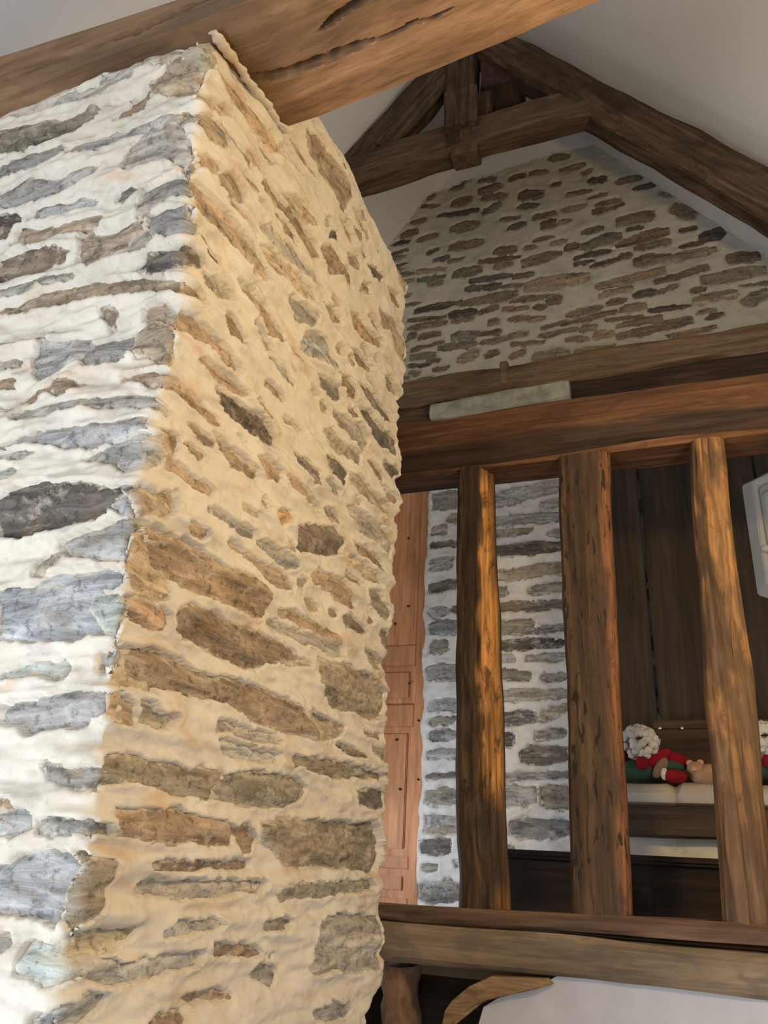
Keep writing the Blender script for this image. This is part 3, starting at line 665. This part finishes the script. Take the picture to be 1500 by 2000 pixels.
def loft_h(u, v): return fbm(u * 4, v * 7, 31, 4) * .018 + fbm(u * 12, v * 34, 32, 4) * .012
lpoly = ovals('-988,3497,-573,3553,81 -988,3376,-580,3364,69 -973,3295,-754,3289,38 -988,3194,-587,3196,58 -974,3055,-592,3070,69 -776,2959,-596,2972,38 -982,2958,-903,2968,53 -989,2878,-600,2875,49 -990,2755,-766,2772,68 -753,2736,-605,2749,33 -692,3439,-605,3453,47 -1329,3537,-1158,3534,135 -1335,3354,-1249,3354,56 -1341,3266,-1154,3264,35 -1330,3161,-1199,3166,19 -1329,3122,-1198,3127,19 -1333,3013,-1151,3023,52 -1321,2868,-1231,2873,51 -1323,2772,-1148,2777,53 -1326,2781,-1148,2786,65 -975,2770,-767,2752,77 -976,2664,-608,2675,47 -1316,2671,-1220,2681,72 -962,2600,-865,2597,22 -797,2594,-610,2607,30 -1334,2536,-1145,2537,78 -990,2532,-786,2499,51 -720,2491,-602,2498,34 -1314,2356,-1143,2367,51 -991,2404,-605,2409,50 -991,2292,-764,2302,60 -739,2283,-608,2345,36 -1304,2278,-1170,2290,37 -964,2189,-878,2195,64 -754,2207,-613,2219,35 -834,2107,-617,2121,81 -1321,2117,-1140,2124,46 -965,2013,-609,2024,27 -1331,2008,-1139,2017,18 -1328,1914,-1138,1918,81 -966,1922,-774,1926,91 -736,1927,-588,1930,101 -1325,1801,-1136,1809,36 -890,1782,-594,1792,87 -1323,1752,-1136,1767,33 -1341,1670,-1187,1689,66 -1331,1583,-1251,1590,32 -1347,1473,-1132,1491,90 -704,2584,-611,2587,19', rg, 'ggobgdo')
lpoly += fill(lpoly, 60, lambda r: (r.uniform(-1.28, -.1), r.uniform(1.45, 3.9)), (.06, .16), (.03, .075), 'ggobdo', rg, .02)
def loft_place(u, v, h): return np.stack([u + LE2(v) * np.exp(-(u + 1.365) / .08), 4.0 - h - .03 * np.exp(-(u + 1.365) / .03) * -1, v + np.zeros_like(u)], -1)
LE2 = lambda v: .022 * fbm(v * 8, v * 0 + 2, 6, 4)
loftw = masonry('wall_loft', loft_place, (-1.365, .10), (1.30, 4.06), 0.011, lpoly, M['mortar_loft'], M['stone_loft'], loft_h, seed=13, edge=.006, ragged=.010, lip=.006,
                soff=(-.008, .004), sstep_=.012, grow=-.009, tone_k=.95, cut=.035)
tag(loftw, 'whitewashed rubble wall behind the posts, beside the pine door', kind='structure')
tag(box('wall_loft_core', (-1.33, 4.05, 1.3), (3.1, 4.28, 4.0), M['mortar_loft'], ch=0), kind='structure')
tag(box('wall_loft_core', (-4.5, 4.02, 1.3), (-2.32, 4.28, 4.0), M['mortar_loft'], ch=0), kind='structure')

# pine door in its opening
DY = 4.10
door = empty('door_1', (-1.85, DY, 1.36)); tag(door, 'pine panelled door behind the pier', kind='structure')
box('door_leaf', (-2.30, DY + .012, 1.36), (-1.345, DY + .03, 3.86), M['pine'], door, .002)
box('stile', (-1.428, DY - .008, 1.36), (-1.335, DY + .013, 3.86), M['pine'], door, .004)
box('stile', (-2.30, DY - .008, 1.36), (-2.20, DY + .013, 3.86), M['pine'], door, .004)
for z0, z1 in ((1.36, 1.44), (1.575, 1.63), (2.27, 2.385), (2.60, 2.714), (3.70, 3.86)):
    box('rail', (-2.20, DY - .008, z0), (-1.43, DY + .013, z1), M['pine'], door, .004)
for z0, z1 in ((1.63, 2.27), (2.385, 2.60), (1.44, 1.575)):
    o = box('panel', (-2.17, DY, z0 + .035), (-1.462, DY + .013, z1 - .035), M['pine'], door, .010)
for x0, x1 in ((-2.2, -1.98), (-1.975, -1.76), (-1.755, -1.43)):
    box('panel', (x0, DY - .002, 2.714), (x1, DY + .013, 3.70), M['pine'], door, .003)
kn = [(-1.50, 3.36), (-1.485, 2.94), (-1.46, 2.50), (-1.52, 2.2), (-1.49, 1.95), (-1.4, 2.3), (-1.56, 2.84), (-1.6, 2.82), (-1.39, 2.0)]
for x, zz in kn: blob('knot', (x, DY - .008, zz), (.009, .003, .006), M['panel'], door, (0, .4, 0), .1, 3, 2)

# ------------------------------------------------------------------ tie beam over the pier
def interp(x, xs, ys): return float(np.interp(x, xs, ys))
XS = [-2.9, -1.7, -1.0, -.84, -.5, 0.0, .6, 1.6, 3.2]
fb = [3.47, 3.440, 3.428, 3.436, 3.498, 3.585, 3.70, 3.86, 3.95]; bb = [3.53, 3.505, 3.500, 3.506, 3.562, 3.642, 3.75, 3.91, 4.0]
ft = [3.80, 3.68, 3.60, 3.62, 3.70, 3.82, 3.96, 4.15, 4.24]
cracks_u = [[(-.96, 1.19), (-.934, 1.198), (-.864, 1.209), (-.784, 1.224), (-.698, 1.226), (-.60, 1.235)],
            [(-.72, 1.150), (-.67, 1.132), (-.626, 1.125), (-.55, 1.118), (-.35, 1.10)], [(-.64, 1.238), (-.564, 1.239), (-.50, 1.237), (-.38, 1.245)]]
cw_u = [.011, .008, .004]
crack_f = [(-1.60, .26), (-1.334, .30), (-1.234, .33), (-1.15, .27), (-1.044, .42), (-.90, .52)]
rings = []
xs = np.concatenate([np.arange(-2.9, -1.75, .04), np.arange(-1.75, .25, .009), np.arange(.25, 3.2, .05)])
nb, nf = 72, 24
for x in xs:
    zfb, zbb, zft = interp(x, XS, fb), interp(x, XS, bb), interp(x, XS, ft); wv = .012 * float(fbm(np.array([x * 2.2]), np.array([1.1]), 3, 3)[0])
    ring = []
    y0, y1 = 1.000 + wv * .3, 1.398 + wv
    for k in range(nb):                                            # underside, front to back
        t = k / (nb - 1); y = y0 + .012 + (y1 - y0 - .024) * t; zz = zfb + (zbb - zfb) * t + .010 * (abs(2 * t - 1) ** 6)
        zz += .004 * float(vnoise(np.array([x * 5]), np.array([y * 30]), 4)[0])
        for c, cw in zip(cracks_u, cw_u):
            if c[0][0] < x < c[-1][0]:
                yy = interp(x, [q[0] for q in c], [q[1] for q in c]) + .005 * float(vnoise(np.array([x * 40]), np.array([.2]), 6)[0])
                e = min(1, (x - c[0][0]) / .05, (c[-1][0] - x) / .06); w = cw * (.35 + .65 * e)
                zz += .13 * e * math.exp(-((y - yy) / w) ** 4)
        ring.append((x, y, zz))
    for k in range(6):
        t = k / 5; ring.append((x, y1, zbb + .012 + t * (zft - zfb - .02)))
    for k in range(6):
        t = k / 5; ring.append((x, y1 - .01 - (y1 - y0 - .05) * t, zft + (zbb - zfb) * (1 - t)))
    for k in range(nf):                                            # front face, top to bottom
        t = 1 - k / (nf - 1); y = y0 + .03 * max(0, t - .75) * 4
        if crack_f[0][0] < x < crack_f[-1][0]:
            tt = interp(x, [q[0] for q in crack_f], [q[1] for q in crack_f]); e = min(1, (x - crack_f[0][0]) / .12, (crack_f[-1][0] - x) / .05)
            y += .07 * e * math.exp(-((t - tt) / .045) ** 4)
        ring.append((x, y, zfb + .012 + t * (zft - zfb - .02)))
    rings.append(ring)
tie = loft('tie_beam', rings, M['tie'])
tag(tie, 'massive split oak tie beam resting on top of the stone pier', 'beam')

# ------------------------------------------------------------------ roof truss in front of the gable
TY = 3.5
truss = empty('roof_truss', (-.9, TY, 5.6), 'dark oak roof truss with rafters, collar and king post before gable', 'roof truss')
def on_line(a, b, t): return (a[0] + (b[0] - a[0]) * t, TY, a[1] + (b[1] - a[1]) * t)
A0, B0 = (-.755, 6.44), (.59, 4.77)
o = beam('rafter', on_line(A0, B0, -.10), on_line(A0, B0, 1.75), .20, .235, M['rafter'], truss, ch=.03, wob=.022, n=70, seed=3)
A1, B1 = (-1.80, 5.76), (-1.20, 6.44)
o = beam('rafter', on_line(A1, B1, -1.2), on_line(A1, B1, 1.25), .18, .155, M['rafter'], truss, ch=.02, wob=.014, n=50, seed=4)
o = beam('brace', (-1.58, TY - .01, 5.87), (-1.12, TY - .01, 6.43), .12, .14, M['rafter'], truss, ch=.02, wob=.02, n=24, seed=14, bow=-.03)
o = beam('collar_beam', (-1.80, TY, 5.70), (-.24, TY, 5.775), .16, .235, M['collar'], truss, ch=.025, wob=.02, n=50, seed=5, bow=.035)
o = beam('king_post', (-1.03, TY - .01, 5.66), (-1.03, TY - .01, 7.05), .17, .19, M['rafter'], truss, ch=.015, wob=.012, n=40, seed=6)
o = beam('post_foot', (-1.018, TY - .055, 5.775), (-1.02, TY - .055, 6.10), .15, .215, M['rafter'], truss, ch=.012, wob=.008, n=16, seed=7)
o = beam('tenon', (-1.0, TY - .02, 5.585), (-1.0, TY - .02, 5.68), .12, .17, M['collar'], truss, ch=.01, wob=.003, n=6, seed=8)
o = beam('brace', (-.90, TY + .02, 5.86), (-.86, TY + .03, 6.35), .08, .08, M['rafter'], truss, ch=.01, wob=.01, n=12, seed=18)
pl = beam('ridge_purlin', (-.78, 3.46, 6.30), (-.78, 3.72, 6.30), .24, .28, M['plate'], None, side=(1, 0, 0), ch=.02, wob=.008, n=20, seed=9)
tag(pl, 'dark squared timber end beside the king post', 'purlin')

# ------------------------------------------------------------------ timbers at the foot of the gable
led = beam('wall_timber', (-2.3, 4.14, 4.32), (2.2, 4.14, 4.30), .30, .20, M['ledge'], None, ch=.03, wob=.025, n=90, seed=21)
tag(led, 'long grey-brown timber set under the gable stonework', 'beam')
o = box('wooden_peg', (-.915, 3.965, 4.24), (-.865, 4.01, 4.41), M['ledge'], led, .006)
plt = beam('wall_plate', (-.50, 4.08, 4.105), (2.2, 4.08, 4.10), .24, .18, M['plate'], None, ch=.02, wob=.010, n=60, seed=22)
tag(plt, 'dark red-brown wall plate right of the pale stone slab', 'beam')
p2 = beam('wall_plate', (-2.3, 4.10, 4.11), (-1.33, 4.10, 4.11), .22, .18, M['rafter'], None, ch=.02, wob=.010, n=30, seed=23)
tag(p2, 'short brown wall plate left of the pale stone slab', 'beam')
sb = beam('stone_slab', (-1.33, 4.03, 4.10), (-.50, 4.03, 4.10), .26, .125, M['slate'], None, ch=.02, wob=.02, n=40, seed=24)
tag(sb, 'pale lichen-grey stone slab lying above the head rail', 'slab')

# ------------------------------------------------------------------ timber screen: head rail, posts, sill
scr = empty('timber_screen', (-.3, 2.7, 1.46), 'old oak screen of three rough posts between head rail and sill', 'screen')
def rail_edit(R): return R
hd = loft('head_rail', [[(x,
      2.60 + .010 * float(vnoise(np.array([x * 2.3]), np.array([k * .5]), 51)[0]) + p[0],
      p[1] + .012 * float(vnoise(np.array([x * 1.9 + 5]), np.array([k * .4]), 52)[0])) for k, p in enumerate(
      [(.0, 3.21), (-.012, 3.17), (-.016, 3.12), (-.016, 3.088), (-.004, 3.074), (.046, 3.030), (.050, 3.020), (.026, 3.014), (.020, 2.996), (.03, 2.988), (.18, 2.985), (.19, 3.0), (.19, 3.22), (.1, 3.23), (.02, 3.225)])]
      for x in np.linspace(-1.5, 2.4, 130)], M['rail'], scr, attr=[[0, 0, 0, .3, .9, .9, .8, .2, 0, .2, .3, 0, 0, 0, 0]] * 130)  # shade of the down-facing facet and underside put into the rail's colour
def post(name_mat, L0, L1, R0, R1, depth, prof, seed, wav, sapf, zb=1.47, zt=2.99):
    """edges at foot (0) and head (1) in world x; prof: front profile as (fraction across, depth)"""
    pf = []
    for (a, b), (c, d) in zip(prof[:-1], prof[1:]):
        for k in range(4): pf.append((a + (c - a) * k / 4, b + (d - b) * k / 4))
    prof = pf + [prof[-1]]
    rings = []; sap_shade = []
    for i in range(110):
        t = i / 109; zz = zb + (zt - zb) * t; l = L0 + (L1 - L0) * t; r = R0 + (R1 - R0) * t
        l += wav * float(fbm(np.array([t * 4.5]), np.array([seed * 1.7]), seed, 3)[0]); r += wav * float(fbm(np.array([t * 4.5]), np.array([seed * 1.7 + 8]), seed + 3, 3)[0])
        ring = []
        for k, (f, d) in enumerate(prof):
            q = .006 * float(fbm(np.array([t * 14 + k * .1]), np.array([k * .35]), seed + 7, 3)[0])
            ff = f + (0.10 * float(fbm(np.array([t * 6]), np.array([k * .33 + seed]), seed + 20, 2)[0]) if 0.2 < f < .9 else 0)
            kx = (2.605 + d) / 2.605; ring.append(((l + (r - l) * ff) * kx, 2.605 + d + q, zz)); sap_shade.append(sapf(f, t))
        sap_shade += [0.0] * 4
        ring += [(r - .004, 2.605 + depth * .6, zz), (r - .012, 2.605 + depth, zz), (l + .012, 2.605 + depth, zz), (l + .004, 2.605 + depth * .6, zz)]
        rings.append(ring)
    return loft('post', rings, name_mat, scr, attr=sap_shade)
def f1(x, y, s): return float(fbm(np.array([x]), np.array([y]), s, 3)[0])
def clamp(x): return max(0.0, min(1.0, x))
sap1 = lambda f, t: clamp((f - .56 + .25 * f1(t * 7, .3, 91)) * 9) * clamp(1.6 - 2.5 * abs(f1(t * 5, 4.2, 92)))
sap2 = lambda f, t: .8 * clamp((f - .80 + .12 * f1(t * 8, .7, 93)) * 7)
sap3 = lambda f, t: clamp(.35 + 4.5 * f1(t * 11 + f * 2.4, f * 2.6 - t * 2, 94)) * clamp(.25 + 2.2 * (t - .12))
P1 = post(M['post_dark'], -.752, -.770, -.598, -.648, .13, [(0, .02), (.06, .004), (.2, .0), (.4, -.003), (.52, -.002), (.58, .0), (.64, .012), (.72, .02), (.8, .03), (.92, .05), (1, .07)], 61, .020, sap1)
P1['label'] = 'narrow post with a bright orange sapwood strip'
P2 = post(M['post_mid'], -.398, -.388, -.238, -.206, .16, [(0, .02), (.05, .004), (.2, .0), (.4, -.004), (.6, -.003), (.8, .0), (.93, .006), (1, .03)], 62, .012, sap2)
P2['label'] = 'widest post, pitted with worm holes'
P3 = post(M['post_light'], -.005, .066, .148, .176, .14, [(0, .03), (.08, .008), (.2, .0), (.4, -.006), (.55, .004), (.7, -.002), (.9, .008), (1, .03)], 63, .012, sap3)
P3['label'] = 'paler post with a split top'
sl = beam('sill', (-1.05, 2.66, 1.454), (2.4, 2.66, 1.512), .14, .046, M['sill'], scr, ch=.010, wob=.006, n=80, seed=31)
fbm_ = beam('floor_beam', (-1.0, 2.66, 1.377), (2.4, 2.66, 1.377), .20, .105, M['floor_beam'], None, ch=.016, wob=.008, n=90, seed=32)
tag(fbm_, 'grey-brown floor beam running under the sill of the screen', 'beam')

# ------------------------------------------------------------------ below the floor beam
pts = [(-.42, 1.332), (2.4, 1.33), (2.4, 0), (-.72, 0), (-.69, 1.10), (-.675, 1.19), (-.66, 1.235), (-.61, 1.266), (-.50, 1.302), (-.45, 1.33)]
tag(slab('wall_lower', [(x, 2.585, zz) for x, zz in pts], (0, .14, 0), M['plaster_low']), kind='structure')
tag(box('wall_lower_recess', (-1.4, 2.78, 0), (-.3, 2.86, 1.335), M['chest'], ch=0), kind='structure')
cb = [(-.785, 1.170), (-.775, 1.215), (-.75, 1.245), (-.70, 1.285), (-.63, 1.318), (-.47, 1.326), (-.455, 1.312), (-.50, 1.297), (-.565, 1.279), (-.64, 1.255), (-.693, 1.233), (-.735, 1.205), (-.755, 1.175)]
rings = []
for k, (dy, s) in enumerate(((0, .92), (-.018, 1.0), (-.03, .96), (-.035, .8))):
    c = np.mean(np.array(cb), 0); rings.append([(c[0] + (x - c[0]) * s, 2.60 + dy + .016 * float(vnoise(np.array([x * 40]), np.array([zz * 40 + k]), 71)[0]), c[1] + (zz - c[1]) * s) for x, zz in cb])
cbo = loft('wood_bracket', rings, M['corbel']); tag(cbo, 'splintered curved wood bracket under the floor beam left end', 'bracket')
qs = loft('quoin_stone', [[(-1.0 + dx + .012 * float(vnoise(np.array([zz * 30 + dx * 20]), np.array([dy * 20]), 73)[0]), 2.60 + dy, zz) for dx, dy in ((0, .05), (.03, .0), (.08, -.005), (.095, .04), (.09, .16), (0, .18))]
      for zz in np.linspace(1.0, 1.31, 12)], M['dark_stone']); tag(qs, 'brown stone block below the floor beam, beside the pier', 'stone')

# ------------------------------------------------------------------ box bed behind the screen
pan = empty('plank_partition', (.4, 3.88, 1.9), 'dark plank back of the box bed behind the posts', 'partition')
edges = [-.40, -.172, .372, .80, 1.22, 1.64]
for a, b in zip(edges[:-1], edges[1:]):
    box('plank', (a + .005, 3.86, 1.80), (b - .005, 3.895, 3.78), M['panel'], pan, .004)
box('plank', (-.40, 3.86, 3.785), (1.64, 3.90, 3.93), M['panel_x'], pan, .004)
led2 = loft('masonry_ledge', [[(x, yy, zz + .018 * float(fbm(np.array([x * 6]), np.array([k * .7]), 81, 3)[0])) for k, (yy, zz) in enumerate(((3.55, 1.34), (3.54, 1.6), (3.55, 1.72), (3.57, 1.76), (3.8, 1.77), (3.84, 1.6), (3.84, 1.34)))]
      for x in np.linspace(-.46, 1.7, 60)], M['mortar_loft']); tag(led2, 'whitewashed masonry ledge under the brown bed board', 'ledge')
bb_ = beam('bed_board', (-.44, 3.508, 1.80), (1.7, 3.508, 1.815), .05, .115, M['panel_x'], None, ch=.008, wob=.006, n=50, seed=41)
tag(bb_, 'brown bed board below the cream mattress', 'board')
mt = empty('mattress', (.6, 3.7, 1.84), 'cream quilted mattress with puffed seams on the box bed', 'mattress')
rings = []
for x in np.linspace(-.42, 1.66, 240):
    s = abs(math.sin((x + .42) * math.pi / .30)); s2 = min(1, s * 3.2) ** .6; e = min(1, (x + .42) / .03, (1.66 - x) / .03) ** .5 if -.42 < x < 1.66 else .3
    zt = 1.865 + .085 * e * (.78 + .22 * s2) + .008 * float(fbm(np.array([x * 5]), np.array([.5]), 83, 2)[0]); f = 3.545 + .025 * (1 - s2)
    rings.append([(x, f + .03, 1.855), (x, f - .005, 1.875), (x, f - .012, (1.87 + zt) / 2), (x, f + .01, zt - .02), (x, f + .05, zt), (x, 3.66, zt + .01), (x, 3.725, zt), (x, 3.738, 1.86)])
loft('cover', rings, M['quilt'], mt)
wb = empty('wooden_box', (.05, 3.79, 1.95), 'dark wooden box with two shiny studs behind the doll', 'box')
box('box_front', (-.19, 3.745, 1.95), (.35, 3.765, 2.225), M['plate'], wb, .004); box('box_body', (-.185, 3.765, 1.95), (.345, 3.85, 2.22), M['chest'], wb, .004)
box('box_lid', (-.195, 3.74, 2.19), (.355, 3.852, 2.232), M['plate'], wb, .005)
for x in (-.165, -.075, .25): blob('stud', (x, 3.738, 2.195), (.0085, .006, .0085), M['studs'], wb, sub=2, lump=0)

def PX(px, py, y=3.62):                                            # doll layout in the plane of the bed front
    return (-.305 + (px - 1230) * .00197, y, 1.911 + (1550 - py) * .00203)
def doll(base, s, name, label, flip=False):
    d = empty(name, base, label, 'doll', 'soft dolls on the bed'); bx, by, bz = base; r = random.Random(5)
    def at(x, z, y=0): return (bx + x * s, by + y * s, bz + z * s)
    blob('head', at(0, .115), (.050 * s, .05 * s, .055 * s), M['skin'], d, lump=.03, seed=1)
    bm = bmesh.new()
    for k in range(90):
        a = r.uniform(0, 2 * math.pi) if k < 40 else r.uniform(1.05 * math.pi, 1.95 * math.pi); b = r.uniform(-1.0, 1.4); q = .058 * s
        c = Vector((math.cos(a) * math.cos(b) * q * 1.15, math.sin(a) * math.cos(b) * q - .012 * s, math.sin(b) * q * 1.05))
        bmesh.ops.create_icosphere(bm, subdivisions=1, radius=r.uniform(.014, .024) * s, matrix=Matrix.Translation(c))
    for f in bm.faces: f.smooth = True
    me = bpy.data.meshes.new('hair'); bm.to_mesh(me); bm.free(); link('hair', me, M['wool'], d, at(0.008, .135))
    blob('hat', at(-.075, .10, .01), (.032 * s, .04 * s, .075 * s), M['red'], d, (0, .1, 0), .1, 2)
    blob('body', at(-.01, .035, .02), (.085 * s, .055 * s, .045 * s), M['green'], d, (0, 0, 0), .08, 3)
    blob('arm', at(.075, .075, -.01), (.065 * s, .03 * s, .027 * s), M['red'], d, (0, -.55, 0), .08, 4)
    blob('mitten', at(.015, .055, -.045), (.026 * s, .022 * s, .030 * s), M['red'], d, (0, .2, 0), .1, 5)
    blob('scarf', at(.085, .035, -.03), (.05 * s, .02 * s, .022 * s), M['brownfelt'], d, (0, -1.0, 0), .12, 6)
    blob('leg', at(.15, .07, .02), (.058 * s, .035 * s, .032 * s), M['red'], d, (0, .3, 0), .08, 7)
    blob('leg', at(.125, .045, 0), (.055 * s, .03 * s, .025 * s), M['green'], d, (0, .1, 0), .08, 8)
    blob('boot', at(.14, .002, -.035), (.046 * s, .032 * s, .028 * s), M['red'], d, (0, .05, 0), .06, 9)
    blob('cuff', at(.098, .012, -.03), (.015 * s, .026 * s, .026 * s), M['wool'], d, (0, 0, 0), .1, 10)
    return d
doll((-.255, 3.62, 1.978), 1.0, 'doll', 'curly white-haired doll in red lying on the mattress between posts')
doll((.225, 3.62, 1.988), 1.0, 'doll', 'white-haired doll half hidden behind the right-hand paler post')
bear = empty('plush_bear', (-.01, 3.60, 1.975), 'tan plush bear lying at the red boot of the doll', 'plush toy')
blob('body', (.015, 3.60, 1.990), (.075, .045, .042), M['tan'], bear, (0, -.12, 0), .06, 11)
blob('head', (-.035, 3.585, 2.01), (.034, .03, .028), M['tan'], bear, (0, 0, 0), .05, 12)
blob('ear', (-.055, 3.585, 2.032), (.014, .009, .013), M['skin'], bear, lump=.05); blob('ear', (-.015, 3.585, 2.034), (.014, .009, .013), M['skin'], bear, lump=.05)
blob('muzzle', (-.042, 3.558, 2.005), (.014, .012, .011), M['skin'], bear, lump=.05); blob('paw', (.075, 3.57, 1.965), (.03, .022, .02), M['tan'], bear, lump=.05)

# chest on the loft floor
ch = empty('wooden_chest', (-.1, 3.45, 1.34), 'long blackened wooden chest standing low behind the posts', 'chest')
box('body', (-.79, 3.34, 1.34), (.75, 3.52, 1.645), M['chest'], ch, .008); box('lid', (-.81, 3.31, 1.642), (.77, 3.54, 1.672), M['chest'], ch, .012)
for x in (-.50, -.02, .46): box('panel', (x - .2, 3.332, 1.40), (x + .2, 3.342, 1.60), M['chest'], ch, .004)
blob('stud', (-.775, 3.337, 1.50), (.006, .005, .006), M['studs'], ch, sub=2, lump=0)

# white octagonal mirror
mir = empty('mirror', (.62, 3.80, 3.1), 'white chamfered mirror frame on dark planks at the right edge', 'mirror')
def octo(cx, cz, hx, hz, c, d=None):
    d = c * .45 if d is None else d
    return [(cx - hx + c, cz - hz), (cx + hx - c, cz - hz), (cx + hx, cz - hz + d), (cx + hx, cz + hz - d), (cx + hx - c, cz + hz), (cx - hx + c, cz + hz), (cx - hx, cz + hz - d), (cx - hx, cz - hz + d)]
def frame(name, outer, inner, y0, y1, mat):
    mid = [(a + (c - a) * .6, b + (d - b) * .6) for (a, b), (c, d) in zip(outer, inner)]
    V = [(x, y1, z) for x, z in outer] + [(x, y0, z) for x, z in mid] + [(x, y0 + .02, z) for x, z in inner] + [(x, y1, z) for x, z in inner]; F = []
    for k in range(8):
        j = (k + 1) % 8
        for a in range(4): b = (a + 1) % 4; F.append((a * 8 + k, a * 8 + j, b * 8 + j, b * 8 + k))
    me = bpy.data.meshes.new(name); me.from_pydata(V, [], F); bm = bmesh.new(); bm.from_mesh(me); bmesh.ops.recalc_face_normals(bm, faces=bm.faces)
    bmesh.ops.bevel(bm, geom=bm.edges[:], offset=.006, segments=2, affect='EDGES'); bm.to_mesh(me); bm.free(); return link(name, me, mat, mir, center(me))
frame('frame', octo(.62, 3.09, .315, .34, .13), octo(.62, 3.09, .25, .275, .10), 3.765, 3.86, M['white_paint'])
frame('bead', octo(.62, 3.09, .262, .287, .10), octo(.62, 3.09, .235, .255, .09), 3.785, 3.84, M['white_paint'])
slab('glass', [(x, 3.835, z) for x, z in octo(.62, 3.09, .26, .285, .10)], (0, .012, 0), M['glass_grey'], mir)
blob('knob', (.362, 3.765, 3.0), (.022, .018, .018), M['white_paint'], mir, lump=.03)
